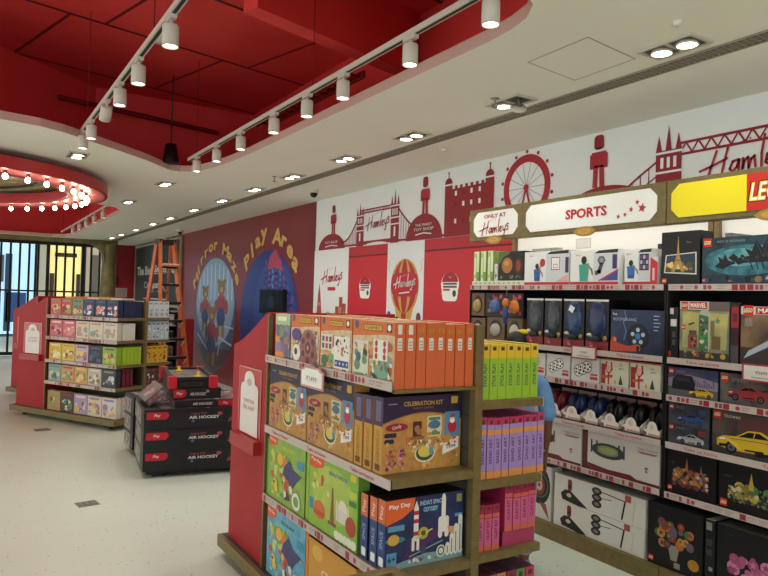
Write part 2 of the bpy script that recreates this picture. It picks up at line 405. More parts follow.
# ferris wheel
WY, WZ, WRd = 4.345, 2.585, .272
m.ring(fw, -WY, WZ, WRd-.055, WRd+.012, MR, .004)
for i in range(14):
    t = 2*PI*i/14; m.line(fw, [(-WY, WZ), (-WY+(WRd-.04)*math.cos(t), WZ+(WRd-.04)*math.sin(t))], .006, mat('#9a8f98'), .003)
    t += .22; m.ell(fw, -WY+(WRd+.035)*math.cos(t), WZ+(WRd+.035)*math.sin(t), .018, .016, MR, .004, 8)
m.ell(fw, -WY, WZ, .03, .03, MR, .006)
for s in (-1, 1): m.line(fw, [(-WY, WZ), (-WY+s*.12, 2.2)], .022, MR, .005)
dome(3.5, 2.235, .46, .26); guard(3.565, 2.49, 2.885, .135)
tower(2.965, 2.235, 2.84, .20)
for z in (2.625, 2.70): m.line(fw, [(-2.88, z), (-1.2, z)], .018, MR2, .0035)
for i in range(18): m.line(fw, [(-2.88+.09*i, 2.63), (-2.88+.09*i+.045, 2.70), (-2.88+.09*i+.09, 2.63)], .012, MR2, .0034)
m.line(fw, [(-3.06, 2.60), (-3.2, 2.52), (-3.42, 2.38)], .016, MR2, .0035); m.line(fw, [(-3.06, 2.5), (-3.3, 2.36)], .01, MR2, .0034)
for i in range(4): m.line(fw, [(-3.12-.07*i, 2.565-.045*i), (-3.12-.07*i, 2.36)], .008, MR2, .0034)
script(m, fw, -2.42, 2.52, .62, MR, .07, .0065)
# lower white panels
fw = fl
for y0, y1 in ((yb, 7.45), (6.54, 5.82)): WR(y0, 0.0, y1, 2.231, MW, .002)
script(m, fw, -7.90, 1.875, .60, mat('#c0202e'), .075, .005)
m.rrect(fw, -8.0, 1.70, -7.78, 1.745, .015, mat('#b0202c'), .005)
SK = mat('#a5443c', .5); SK2 = mat('#c08a52', .5)
WP([(8.33,1.2),(8.28,1.62),(8.24,1.8),(8.20,1.62),(8.13,1.2)], SK, .004); WR(8.29, 1.3, 8.18, 1.36, SK2, .005); WR(8.27, 1.5, 8.2, 1.54, SK2, .005)
m.ring(fw, -7.98, 1.3, .10, .13, mat('#b9b1a0'), .004, 24)
for y, z, h in ((7.72,1.2,.3),(7.62,1.2,.42),(7.53,1.2,.34)): WR(y+.05, z, y-.04, z+h, SK, .004); WR(y+.03, z+h*.5, y-.02, z+h*.7, SK2, .005)
WR(7.75, 1.12, 7.47, 1.2, mat('#7a2c2a'), .004)
# hot air balloon
BY = 6.18
m.ell(fw, -BY, 1.75, .275, .30, mat('#c39a4a'), .004, 28)
m.ell(fw, -BY, 1.75, .235, .285, mat('#a92a30'), .0045, 28); m.ell(fw, -BY, 1.75, .13, .295, mat('#c39a4a'), .005, 24); m.ell(fw, -BY, 1.75, .07, .295, mat('#a92a30'), .0052, 20)
m.rrect(fw, -BY-.265, 1.64, -BY+.265, 1.90, .1, mat('#b3202c'), .0056)
WP([(BY+.19,1.56),(BY+.10,1.27),(BY-.10,1.27),(BY-.19,1.56)], mat('#c39a4a'), .0042); WP([(BY+.06,1.56),(BY+.03,1.28),(BY-.03,1.28),(BY-.06,1.56)], mat('#a92a30'), .0046)
m.rrect(fw, -BY-.07, 1.14, -BY+.07, 1.25, .02, mat('#9c5a34'), .005)
script(m, fw, -BY, 1.79, .42, MW, .09, .0064); m.line(fw, [(-BY-.1,1.675),(-BY+.1,1.69)], .012, MW, .0064)
for a, b, c in ((-6.48,1.42,'#4a4a86'),(-5.9,1.42,'#7b2a4a'),(-6.0,1.2,'#d06a3a'),(-5.93,1.17,'#c33a3a'),(-6.07,1.15,'#caa04a')): m.ell(fw, a, b, .045, .06, mat(c), .004, 9)
for s in (-1, 1): m.line(fw, [(-BY+s*.29,1.9),(-BY+s*.33,1.96),(-BY+s*.30,2.0),(-BY+s*.34,2.04)], .008, mat('#b8a890'), .004)
# round-topped notices on the red panels
for yc, zc, w, h in ((7.03, 1.74, .27, .26), (5.37, 1.75, .29, .29)):
    m.rrect(fw, -yc-w*.42, zc-h/2, -yc+w*.42, zc+h*.2, w*.16, WHITE, .003); m.ell(fw, -yc, zc+h*.06, w*.5, h*.42, WHITE, .0032, 24); m.ell(fw, -yc, zc+h*.12, w*.45, h*.36, mat('#a01c28'), .0036, 24)
    m.rect(fw, -yc-w*.45, zc-h*.28, -yc+w*.45, zc+h*.14, WHITE, .0038)
    for i, k in enumerate((.05,-.05,-.15)): m.rect(fw, -yc-w*.38, zc+h*k, -yc+w*(.38 if i < 2 else 0), zc+h*k+h*.065, mat('#4a464a' if i < 2 else '#b02a34'), .0042)
    m.ell(fw, -yc+w*.25, zc-h*.24, w*.1, h*.12, mat('#3c3c44'), .0042, 10); m.text(fw, 'Toys', -yc, zc+h*.30, WHITE, h=h*.07, l=.0045)
# mirror maze oval and play area circle
fw = Fr((W, 0, 0), (0,-1,0), (0,0,1))
MY, MZ, MA, MBz = 12.75, 1.25, 1.22, 1.06
m.ell(fw, -MY, MZ, MA, MBz, mat('#41506c', .3), .004, 40)
m.ell(fw, -MY, MZ+.22, MA*.93, MBz*.78, mat('#7f97b0', .3), .0045, 40)
for i in range(9):
    x = -MY-.95+.24*i; hh = .75*math.sqrt(max(0, 1-((x+MY)/1.2)**2))
    m.poly(fw, [(x, MZ+.25), (x+.05, MZ+.25), (x+.04, MZ+.2+hh), (x, MZ+.2+hh)], mat('#b6c6d2', .3), .005)
m.poly(fw, [(-MY-.98,.62),(-MY+1.0,.62),(-MY+.6,.36),(-MY+.1,.20),(-MY-.5,.30)], mat('#4a2a34', .35), .005)
for p in (((-MY-.2,.9),(-MY+1.05,.72)),((-MY-.9,1.1),(-MY+1.1,1.02)),((-MY+.3,.5),(-MY+.85,1.6)),((-MY-1.0,.82),(-MY-.2,.5))): m.line(fw, p, .035, mat('#a6b7c8', .3), .0055)
def bear(x, z, k, s_=1.7):
    e_ = m.ell
    br = mat('#80643f'); rd = mat('#8f4046'); bl = mat('#3a4672'); E = lambda a, b, ra, rb, c, l, n=14: m.ell(fw, x+a*k*s_, z+b*k, ra*k*s_, rb*k, c, l, n)
    E(0, .28, .17, .22, rd, .0065); E(0, 0, .17, .2, bl, .0068)
    for s in (-1, 1):
        E(s*.2, .22, .06, .16, rd, .0063); E(s*.11, .76, .055, .055, br, .0066); m.rect(fw, x+(s*.09-.05)*k*s_, z-.42*k, x+(s*.09+.05)*k*s_, z-.12*k, mat('#8a6a48'), .0062)
    E(0, .62, .14, .16, br, .007); E(0, .58, .07, .06, mat('#a88c68'), .0073); E(0, .44, .09, .04, mat('#a8484c'), .0074)
bear(-MY-.55, 1.18, .74); bear(-MY+.42, 1.20, .86); bear(-MY-.1, .66, .92)
GT = mat('#d0aa58', .4)
def arc(t, yc, zc, ry, rz, t0, t1, size, wide=1.7):
    n = len(t)
    for i, ch in enumerate(t):
        if ch == ' ': continue
        q = t0+(t1-t0)*i/(n-1)
        a_, b_ = -yc+ry*math.cos(q), zc+rz*math.sin(q)
        tx, tz = ry*math.sin(q), -rz*math.cos(q)
        g_ = text_mesh(ch, .035); hh = size*(g_[5]-g_[4])/.73; m.text(fw.turned(a_, b_, math.atan2(tz, tx)*.7), ch, 0, 0, GT, w=size*wide*(g_[3]-g_[2])/.73, h=hh, l=.006, bold=.035)
arc('Mirror Maze', MY, MZ, 1.42, 1.28, math.radians(150), math.radians(30), .21, 1.75)
PY, PZ = 10.1, 1.2
m.ell(fw, -PY, PZ, 1.2, 1.13, mat('#2c3a7c', .3), .004, 44)
m.ell(fw, -PY+.25, PZ+.15, .8, .85, mat('#33448c', .3), .0044, 36)
for i, (x, z0, z1, c) in enumerate(((-.1,1.62,2.15,'#7a4a8e'),(.06,1.55,2.1,'#8a5aa0'),(.2,1.5,2.15,'#6a8ac0'),(.34,1.5,2.05,'#7a4a8e'),(.5,1.5,1.98,'#5a7ab8'),(.66,1.4,1.9,'#7a4a8e'),(.8,1.2,1.75,'#6a5aa8'),(.95,.9,1.6,'#7a4a8e'))):
    m.line(fw, [(-PY+x+.04*math.sin(3*k+i), z1+(z0-z1)*k/6) for k in range(7)], .05, mat(c, .35), .0052)
m.poly(fw, [(-PY-.02,2.02),(-PY+.06,2.22),(-PY+.28,2.33),(-PY+.5,2.16),(-PY+.6,1.98),(-PY+.3,2.05)], mat('#b0405e', .35), .006)
arc('Play Area', PY, PZ, 1.34, 1.36, math.radians(134), math.radians(40), .25, 1.5)
struct(m.build('wall_right'))
m = MB(); m.box(3.2, BACK, 0, W, BACK+.1, H, REDWALL); struct(m.build('wall_back'))
# gilded portal round the shop entrance + mall beyond
m = MB(); GP = mottled('aged_gold', '#6f6440', '#877a4e', 6, .5)
m.box(-6, 18.62, 2.80, 3.35, 18.9, H, GP); m.box(3.0, 18.62, 0, 3.32, 18.9, 2.80, GP)
P = [(0,0),(0,-.45)]+[(.45-.45*math.cos(k*PI/16), -.45+.45*math.sin(k*PI/16)) for k in range(1, 9)]
m.prism(Fr((3.0,18.62,2.8), (-1,0,0), (0,0,1)), P, .2, GP)
m.lathe([(.02,0),(.17,0),(.2,.3),(.17,.6),(.19,1.5),(.15,2.4),(.2,2.7),(.2,2.8)], GP, (3.12,18.6,0), 16)
struct(m.build('trim_1'))

# ------------------------------------------------------------------ doorway: folding grille and the mall beyond
t = empty('folding_grille', (0, 18.75, 0)); tag(t, 'black folding security grille of upright bars closing the shop entrance', 'security grille')
m = MB(); m.box(-5, -.04, 2.72, 2.98, .04, 2.80, BLACK); m.build('top_track', t)
m = MB(); m.box(-5, -.012, 1.56, 2.98, .012, 1.60, BLACK); m.box(-5, -.012, .02, 2.98, .012, .1, BLACK); m.build('cross_rail', t)
bar = MB(); bar.box(-.024, -.03, .1, .024, .03, 2.72, BLACK)
x = 2.94; first = None; i = 0
while x > -1.2:
    if first is None: first = bar.build('bar', t, (x, 0, 0))
    else:
        c = first.copy(); COL.objects.link(c); c.location = (x, 0, 0)
    x -= .20; i += 1
m = MB(); m.box(-9, 26.5, 0, 9, 26.6, 4.2, mat('#5e5a54')); struct(m.build('wall_mall'))
def shopwin(name, label, x0, x1, z1, c, s, extra=()):
    t = empty(name, ((x0+x1)/2, 26.4, 0)); tag(t, label, 'shop window'); w = (x1-x0)/2
    m = MB(); m.box(-w, -.05, .1, w, .05, z1, emit(c, s)); m.build('lit_pane', t)
    m = MB(); k = .05
    m.box(-w-k, -.1, 0, -w, .06, z1+k, BLACK); m.box(w, -.1, 0, w+k, .06, z1+k, BLACK); m.box(-w-k, -.1, z1, w+k, .06, z1+.25, BLACK); m.build('frame', t)
    m = MB()
    for a, b, cx, cz, cc in extra: m.box(cx-a, -.16, cz-b, cx+a, -.07, cz+b, mat(cc))
    if extra: m.build('window_display', t)
shopwin('shop_window', 'pale blue lit shop window across the mall seen through the grille', -1.6, 2.05, 3.4, '#a6cbe6', 1.0, ((.3,.5,1.3,1.0,'#3a5a9a'),(.16,.45,.75,2.3,'#6a7078'),(.5,.12,.2,2.7,'#8a9aa2'),(.2,.8,-.6,1.1,'#6f8fae'),(.1,1.3,1.05,1.5,'#3a5474')))
shopwin('shop_window', 'yellow lit shop window across the mall seen through the grille', 2.52, 3.52, 3.4, '#dccb84', .85, ((.35,.07,0,2.85,'#3a3020'),(.07,.5,-.42,1.7,'#4a3a30'),(.06,.5,.42,1.7,'#3a2c28'),(.12,.05,-.1,1.3,'#6a5a2a')))
shopwin('shop_window', 'grey lit shop window across the mall beside the yellow one', 3.68, 4.7, 3.2, '#a89a88', .5, ((.12,1.3,-.2,1.6,'#6a5f55'),(.08,1.2,.3,1.5,'#4a443e')))
m = MB(); m.box(2.12, 26.0, 0, 2.42, 26.35, 4.2, mat('#c9c4b4')); m.box(4.8, 26.0, 0, 5.5, 26.4, 4.2, mat('#8a857c')); struct(m.build('column_mall'))
m = MB(); m.box(-9, 18.9, 4.2, 9, 26.6, 4.3, CEIL); struct(m.build('ceiling_mall'))
t = empty('wreath', (3.45, 19.99, 1.98)); tag(t, 'small dark round wreath hung beside the gold column', 'wreath')
m = MB(); m.lathe([(.10+.05*math.cos(k*PI/4), .05*math.sin(k*PI/4)) for k in range(9)], mat('#20301f', .8), (0,-.02,0), 18, Matrix.Rotation(PI/2, 3, 'X')); m.build('leafy_ring', t)
r5 = random.Random(3); m = MB()
for i in range(40):
    q = r5.uniform(0, 6.28); m.ball((.12*math.cos(q), -.05-r5.uniform(0,.03), .12*math.sin(q)), .03, .015, .03, mat(r5.choice(('#26391f','#1b2a1a','#6a2a22')), .8), 6)
m.build('leaves', t)
t = MB(); t.box(0, -.02, 0, .38, 0, .25, mat('#a58a86')); f = Fr((0,-.02,0),(1,0,0),(0,0,1))
for k in range(4): t.rect(f, .05, .05+.045*k, .33, .065+.045*k, mat('#8a6a68'), .001)
tag(t.build('notice', loc=(3.50, 20.003, 1.47)), 'pale paper notice on the red end wall by the gold column', 'notice')

# ------------------------------------------------------------------ wall-mounted things
t = empty('wall_board', (W-.03, 17.35, 1.35)); tag(t, 'dark green board with white lettering behind the orange ladder', 'sign board')
m = MB(); m.box(-.01, -2.25, 0, .02, 2.25, 1.46, mat('#24312c')); f = Fr((-.01, 2.25, 0), (0,-1,0), (0,0,1))
CW = mat('#cfcabd')
m.text(f, 'The Best Smart Toy', 2.25, .80, CW, w=4.1, h=.30, bold=.03)
m.text(f, 'Company', 2.0, .44, CW, w=1.9, h=.22, bold=.02); m.line(f, [(3.0,.44),(3.9,.48),(3.5,.38)], .03, CW)
m.rect(f, 1.0, .10, 3.4, .13, CW); m.build('panel', t)
m = MB(); g = mat('#9a8f7a')
for a in ((-2.3,-2.25,0,1.46),(2.25,2.3,0,1.46)): m.box(-.03, a[0], a[2], .02, a[1], a[3], g)
m.box(-.03, -2.3, 1.46, .02, 2.3, 1.51, g); m.box(-.03, -2.3, -.05, .02, 2.3, 0, g); m.build('frame', t)
t = empty('television', (W-.05, 9.79, 1.34)); tag(t, 'black wall screen on the blue Play Area circle', 'screen')
m = MB(); m.box(-.02, -.465, 0, .05, .465, .37, BLACK, None); m.build('casing', t)
m = MB(); m.box(-.024, -.445, .02, -.0195, .445, .35, mat('#0b1420', .15)); f = Fr((-.024, .445, .02),(0,-1,0),(0,0,1))
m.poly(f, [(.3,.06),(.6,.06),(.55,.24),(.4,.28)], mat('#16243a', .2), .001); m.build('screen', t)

# ------------------------------------------------------------------ ceiling fittings
def spot(name, parent, loc, power, ang, blend, col, rad=.05, tilt=None):
    L = bpy.data.lights.new(name, 'SPOT'); L.energy = power; L.spot_size = math.radians(ang); L.spot_blend = blend; L.color = col; L.shadow_soft_size = rad
    o = bpy.data.objects.new(name, L); COL.objects.link(o); o.location = loc; o.parent = parent
    if tilt: o.rotation_euler = tilt
    return o
WARM = (.965, 1, .945)
ORD = ['first','second','third','fourth','fifth','sixth','seventh','eighth','ninth','tenth','eleventh','twelfth','thirteenth','fourteenth','fifteenth','sixteenth']
def lamp_head(m, M, glow):
    R3 = M
    m.lathe([(.0,.055),(.055,.055),(.062,.045),(.066,.0),(.058,.0)], LAMPW, (0,0,0), 18, R3)
    glow.lathe([(0,.012),(.057,.012)], GLOWL, (0,0,0), 18, R3)
def downlight(x, y, label, group, tilted=False, power=18):
    t = empty('recessed_downlight', (x, y, H)); tag(t, label, 'ceiling light', group)
    m = MB(); fr = mat('#bfb9ad', .5)
    for a in ((-.09,-.155,.09,-.137),(-.09,.137,.09,.155),(-.09,-.137,-.074,.137),(.074,-.137,.09,.137),(-.074,-.008,.074,.008)): m.box(a[0], a[1], -.012, a[2], a[3], -.001, fr)
    m.box(-.074, -.137, -.004, .074, .137, -.002, mat('#5b574f', .6)); m.build('frame', t)
    for s in (-1, 1):
        m = MB(); Mx = Matrix.Rotation(0, 3, 'X')
        if tilted and s < 0: Mx = Matrix.Rotation(math.radians(38), 3, 'X') @ Matrix.Rotation(math.radians(-20), 3, 'Y')
        g = MB(); m.lathe([(.0,.0),(.05,.0),(.055,-.012),(.055,-.018),(.048,-.018)], LAMPW, (0,0,0), 18, Mx); 
        c = m.build('lamp', t, (0, s*.072, -.004 if not (tilted and s < 0) else -.05))
        g.lathe([(.048,-.015),(0,-.015)], GLOWL, (0,0,0), 18, Mx); g.build('lens', c)
        if tilted and s < 0:
            k = MB(); k.tube([(0,0,.05),(0,-.02,.0)], .012, METAL); k.build('swivel', c)
    spot('downlight_beam', t, (0, 0, -.08), power, 140, .75, WARM, .09)
    return t
ys = [2.17, 3.37, 4.53, 5.64, 6.84, 7.96, 9.20, 10.54, 11.96, 13.23, 14.73, 16.25, 17.4]
for i, y in enumerate(ys):
    downlight(2.985, y, 'double recessed light beside the slot vent, one lamp hanging tilted' if i == 1 else f'{ORD[i]} double recessed light beside the long slot vent, counted from the nearest', 'double recessed ceiling lights', i == 1)
downlight(.89, 7.15, 'double recessed light between the red recess edge and the bulb ring', 'double recessed ceiling lights')
downlight(2.0, 8.3, 'double recessed light beyond the rounded corner of the red recess', 'double recessed ceiling lights')
downlight(1.97, 10.3, 'double recessed light beside the far side of the bulb ring', 'double recessed ceiling lights')
for x, y in ((3.0, .9), (3.0, -.4), (.3, .6), (-1.6, .9), (-1.2, -1.2), (1.2, -1.2)):   # fittings of the same ceiling just above and behind the viewer
    downlight(x, y, 'double recessed light in the white ceiling above the camera, out of the photo', 'double recessed lights above the camera', power=20)
for x, y in ((-4.8,3),(-4.8,6),(-4.8,9),(-4.8,12),(-4.8,15),(-2,8.5),(-3.4,19.2),(0,19.2),(2.4,19.2)):  # unseen lights added and boosted so floor bounce lifts the ceiling
    downlight(x, y, 'added unseen double recessed light, boosted to brighten the shop by bounce', 'added boosted lights out of view', power=240 if y < 9 else 130)
t = tag(MB().build('slot_vent'), 'long narrow black slotted air vent along the white ceiling', 'air vent'); t.location = (3.21, 8, H)
m = MB(); m.box(-.055, -12, -.004, .055, 10.8, -.0005, mat('#2b2926', .6))
sl = mat('#8f8878', .5)
m.box(-.062, -12, -.010, -.05, 10.8, -.001, sl); m.box(.05, -12, -.010, .062, 10.8, -.001, sl)
m.build('backing', t)
m = MB(); m.box(-.004, -12, -.009, .004, 10.8, -.001, sl); m.box(-.028, -12, -.009, -.022, 10.8, -.001, sl); m.box(.022, -12, -.009, .028, 10.8, -.001, sl)
y = -7.2
while y < 4: m.box(-.05, y, -.008, .05, y+.008, -.0015, sl); y += .035
m.build('slats', t)
# track lights
def track(x, z, y0, y1, label):
    t = empty('lighting_track', (x, y0, z)); tag(t, label, 'lighting track', 'lighting tracks in the red recess')
    m = MB(); L = y1-y0; m.box(-.018, 0, 0, .018, L, .03, LAMPW); m.box(-.009, .01, -.001, .009, L-.01, .001, DARK); m.build('rail', t)
    for k in range(3):
        m = MB(); y = .25+k*(L-.5)/2; m.tube([(0, y, .03), (0, y, ZS-z)], .003, mat('#6a1a1c')); m.build('suspension_rod', t)
    return t
TZ = 2.95
track(1.91, TZ, 1.2, 6.98, 'white lighting track along the wall side of the red recess, seven lamps')
track(.82, TZ, 1.2, 6.32, 'white lighting track crossing the middle of the red recess, six lamps')
def track_lamp(x, y, z, label, tilt=0, power=15):
    t = empty('track_spotlight', (x, y, z)); tag(t, label, 'track light', 'track spotlights in the red recess')
    m = MB(); m.box(-.016, -.05, -.02, .016, .05, 0, LAMPW); m.tube([(0,0,-.02),(0,0,-.05)], .01, LAMPW); m.build('adaptor', t)
    Mx = Matrix.Rotation(tilt, 3, 'X')
    m = MB(); m.lathe([(0,0),(.037,0),(.040,-.006),(.040,-.108),(.036,-.108),(.034,-.09)], LAMPW, (0,0,-.04), 20, Mx); c = m.build('lamp_housing', t)
    m = MB(); m.lathe([(.036,-.100),(0,-.100)], GLOWL, (0,0,-.04), 20, Mx); m.build('lens', c)
    p = Mx @ Vector((0,0,-.15))
    spot('track_beam', t, (p.x, p.y, p.z-.045), power, 95, .6, WARM, .04, (tilt, 0, 0))
for i, y in enumerate((2.30, 2.93, 3.66, 4.17, 4.74, 5.45, 6.08, 6.70)): track_lamp(1.91, y, TZ, f'{ORD[i]} white cylinder spotlight on the track nearer the mural wall, from the nearest')
for i, y in enumerate((3.40, 4.12, 4.67, 5.15, 5.83, 6.27)):
    track_lamp(.82, y, TZ, 'white cylinder spotlight swivelled sideways on the middle track' if i == 3 else f'{ORD[i]} white cylinder spotlight on the middle track, from the nearest', .7 if i == 3 else 0)
for i, (x, y0, y1) in enumerate(((1.9, 11.6, 17.5), (.35, 11.9, 17.5))):
    t = track(x, TZ, y0, y1, ('white lighting track in the second red recess beyond the bulb ring, mural side', 'white lighting track in the second red recess beyond the bulb ring, middle')[i])
    for k in range(5 if i == 0 else 3):
        track_lamp(x, y0+.3+k*.9, TZ, f'{ORD[k]} spotlight on the {("mural-side","middle")[i]} track of the recess beyond the bulb ring')
# small ceiling devices
def dome_thing(name, label, cat, loc, prof, c='#d9d3c6', extra=None):
    t = empty(name, loc); tag(t, label, cat, kind='thing')
    m = MB(); m.lathe(prof, mat(c), n=14); m.build('ceiling_mount', t)
    if extra: extra(t)
P_SM = [(0,-.045),(.03,-.045),(.05,-.03),(.055,-.01),(.055,0)]
dome_thing('smoke_detector', 'round white smoke detector on the red slab', 'smoke detector', (1.42, 6.25, ZS-.005), [(a*1.4, b*1.6) for a, b in P_SM])
dome_thing('ceiling_sensor', 'small white sensor on the ceiling near the nearest double light', 'ceiling sensor', (2.74, 1.98, H), [(a*.4, b*.5) for a, b in P_SM])
dome_thing('ceiling_sensor', 'faint white sensor disc on the ceiling by the slot vent', 'ceiling sensor', (3.49, 4.78, H), [(a*.5, b*.3) for a, b in P_SM])
P_SP = [(0,-.06),(.022,-.06),(.022,-.055),(.006,-.05),(.008,-.01),(.03,-.004),(.03,0)]
dome_thing('sprinkler', 'small sprinkler head beside the tilted double light', 'sprinkler', (2.86, 3.38, H+.003), P_SP, '#8d877b')
dome_thing('sprinkler', 'small sprinkler head between two double lights further down the vent', 'sprinkler', (2.846, 7.0, H+.003), P_SP, '#8d877b')
def cam_ball(t): m = MB(); m.ball((0,0,-.06), .045, .045, .045, BLACK); m.build('camera_dome', t)
dome_thing('security_camera', 'small dome camera on the ceiling above the maroon wall edge', 'security camera', (3.56, 7.5, H+.003), [(0,-.05),(.055,-.05),(.06,0)], '#c9c4b8', cam_ball)
dome_thing('security_camera', 'small dome camera on the ceiling above the far dark board', 'security camera', (3.72, 14.1, H+.003), [(0,-.05),(.07,-.05),(.075,0)], '#c9c4b8', cam_ball)
t = empty('ceiling_speaker', (1.80, 7.28, 2.96)); tag(t, 'black hanging loudspeaker at the far rounded end of the red recess', 'loudspeaker', kind='thing')
m = MB(); m.lathe([(0,0),(.085,0),(.085,.02),(.055,.2),(0,.2)], BLACK, n=18); m.build('cabinet', t); m = MB(); m.tube([(0,0,.2),(0,0,.92)], .008, DARK); m.build('hanging_rod', t)
m = MB(); m.tube([(.75,7.62,3.55),(2.55,8.1,3.55)], .028, mat('#6b1218')); tag(m.build('ceiling_pipe'), 'dark red pipe running along the far wall of the ceiling recess', 'pipe', kind='thing')
m = MB()
for s in (0, .12): m.box(2.62+s, 4.9, 3.42, 2.64+s, 7.0, 3.48, mat('#7d1a1f'))
for k in range(14): m.box(2.62, 4.95+.15*k, 3.43, 2.76, 4.97+.15*k, 3.45, mat('#7d1a1f'))
tag(m.build('cable_tray'), 'red painted cable tray above the wall-side lighting track', 'cable tray')
# ring of bulbs
CX, CY, RO, RI, ZB = -.49, 9.05, 1.95, 1.51, 2.74
t = empty('marquee_ring', (CX, CY, ZB)); tag(t, 'big red ceiling ring with a row of glowing bulbs', 'ring light')
m = MB(); RR = mat('#b02a30', .35); RP = mat('#c86a6a', .4)
m.lathe([(RI,.11),(RI,0)], RR, n=72); m.lathe([(RO,0),(RO,.105)], RR, n=72); m.lathe([(RO,.105),(RI,.11)], RR, n=72); m.build('ring_body', t)
m = MB(); m.lathe([(RI,0),(RO,0)], RP, n=72); m.lathe([(RI+.04,-.012),(RI,-.012),(RI,0)], RR, n=72); m.lathe([(RO,0),(RO,-.012),(RO-.04,-.012)], RR, n=72); m.build('soffit', t)
m = MB(); m.lathe([(0,.155),(.6,.155),(1.1,.15),(1.62,.145)], mottled('gold_leaf', '#8a7238', '#b39a58', 5, .4), n=48); m.lathe([(1.3,.15),(1.3,.115),(1.36,.115),(1.36,.15)], GP, n=48); m.build('gilded_disc', t)
m = MB(); m.lathe([(1.2,.12),(1.2,.167)], DARK, n=24); m.build('hanging_collar', t)
b0 = None; BULB = emit('#ffdcbe', 38.0)
for k in range(46):
    q = 2*PI*k/46; p = ((RI+RO)/2*math.cos(q), (RI+RO)/2*math.sin(q), -.012)
    if b0 is None:
        m = MB(); m.lathe([(0,.012),(.018,.012),(.018,-.02)], GOLD, n=10); b0 = m.build('bulb_socket', t, p); m = MB(); m.ball((0,0,-.046), .024, .024, .03, BULB, 10); g = m.build('bulb', b0)
    else: dup(b0, p, parent=t)
# ------------------------------------------------------------------ gondolas
STRIPC = mat('#bfb0aa', .45)
def strip_obj(L, style, seed, name='price_strip', h=.038):
    m = MB(); m.box(-.008, -L/2, 0, 0, L/2, h, STRIPC); f = Fr((-.008, L/2, 0), (0,-1,0), (0,0,1))
    strip(L, h, style, seed)(m, f); return m
def gondola(loc, rz, label, heights, heights_b, styles, seed, lip=0):
    t = empty('display_gondola', loc, rz); tag(t, label, 'shop gondola', 'red and gold shop gondolas')
    m = MB(); m.box(-.455, -.03, .055, .455, 1.925, .125, GOLD); m.box(-.43, 0, .125, .43, 1.9, .128, mat('#3a332a')); 
    o = m.build('base', t, bevel=.003)
    for x in (-.36, .36):
        for y in (.12, 1.75):
            m = MB(); m.lathe([(0,-.014),(.028,-.014),(.028,.014),(0,.014)], BLACK, (x, y, .029), 12, Matrix.Rotation(PI/2, 3, 'Y')); m.box(x-.02, y-.02, .04, x+.02, y+.02, .056, METAL); m.build('caster', t)
    # end cap: tall at the shelves, falling in a soft S to the outer end
    prof = [(1.30,.126),(1.30,1.515),(1.36,1.505),(1.44,1.465),(1.52,1.425),(1.62,1.38),(1.72,1.34),(1.80,1.315),(1.87,1.30),(1.87,.126)]
    m = MB(); f = Fr((.405,0,0),(0,1,0),(0,0,1)); m.prism(f, prof, .81, RED); m.build('end_panel', t, bevel=.004)
    for s in (-1, 1): m = MB(); m.box(s*.405-.012, 1.287, .128, s*.405+.012, 1.302, 1.50, GOLD); m.build('corner_trim', t)
    for s in (-1, 1):
        f = Fr((-.405,1.74,0),(0,-1,0),(0,0,1)) if s < 0 else Fr((.405,1.40,0),(0,1,0),(0,0,1))
        hld = MB(); hld.rect(f, -.01, .80, .35, 1.185, mat('#b8474a', .15), .003)
        for a, b, c, d in ((-.01,.80,-.003,1.185),(.343,.80,.35,1.185),(-.01,1.178,.35,1.185)): hld.rect(f, a, b, c, d, mat('#c9908c', .2), .004)
        q = f.sub(0,0,0); P = f.pt(-.03,.715); 
        x0 = -.405 if s < 0 else .405
        hld.box(x0, f.pt(-.03,0).y, .715, x0+s*.045, f.pt(.36,0).y, .79, mat('#a32831', .35)); o = hld.build('sign_holder', t)
        c = MB(); pts = [(.03,.80),(.31,.80),(.31,1.06),(.295,1.085),(.255,1.095),(.25,1.12)]+[(.17+.08*math.cos(k*PI/8), 1.12+.045*math.sin(k*PI/8)) for k in range(1, 8)]+[(.09,1.12),(.085,1.095),(.045,1.085),(.03,1.06)]
        c.poly(f, pts, mat('#ddd6d2', .3), .006); c.ell(f, .17, 1.10, .04, .022, mat('#b8aaa6'), .007, 12)
        c.text(f, 'TOYS FOR', .17, .99, mat('#b0444a'), w=.17, h=.022, l=.0075); c.text(f, 'ALL AGES', .17, .955, mat('#b0444a'), w=.17, h=.022, l=.0075); c.build('card', o)
    # spine
    m = MB(); m.box(-.012, .01, .126, .012, 1.30, 1.49, mat('#4a4238', .6))
    for k in range(9):
        for s in (-1, 1): m.box(s*.012-.002, .03, .28+.14*k, s*.012+.002, 1.29, .288+.14*k, mat('#2e2822'))
    m.build('back_panel', t)
    for y in (.012, 1.27):
        m = MB(); m.box(-.02, y-.018, .126, .02, y+.018, 1.505, GOLD); m.build('post', t)
    k = 0
    for s, hs in ((-1, heights), (1, heights_b)):
        for z in hs:
            m = MB(); x0, x1 = s*.013, (-.415 if s < 0 else .368)
            m.box(x0, .0, z-(.011 if lip and s < 0 and z == heights[0] else .03), x1, 1.285, z, mottled('shelf_gold', '#746640', '#7d6f48', 20, .45))
            m.box(x0, -.004, z-.034 if not (lip and s < 0 and z == heights[0]) else z-.014, x1, .012, z-.002, GOLD); sh = m.build('shelf', t)
            so = strip_obj(1.28, styles[k % len(styles)] if s < 0 else 'block', seed+k).build('price_strip', sh, ((-.424 if lip and s < 0 and z == heights[0] else -.417 if s < 0 else .370), .643, z-.038+(lip if s < 0 and z == heights[0] else 0)), 0 if s < 0 else PI)
            k += 1
    return t
NG = (1.845, 2.24)
gondola((*NG, 0), 0, 'gondola of orange and purple boxed games with a red slanted end panel, nearest the camera', (1.252,.905,.535), (1.185,.85,.545), ('block','text','block'), 11, .033)
FR = math.radians(29.54)
FG = (1.898, 8.58)
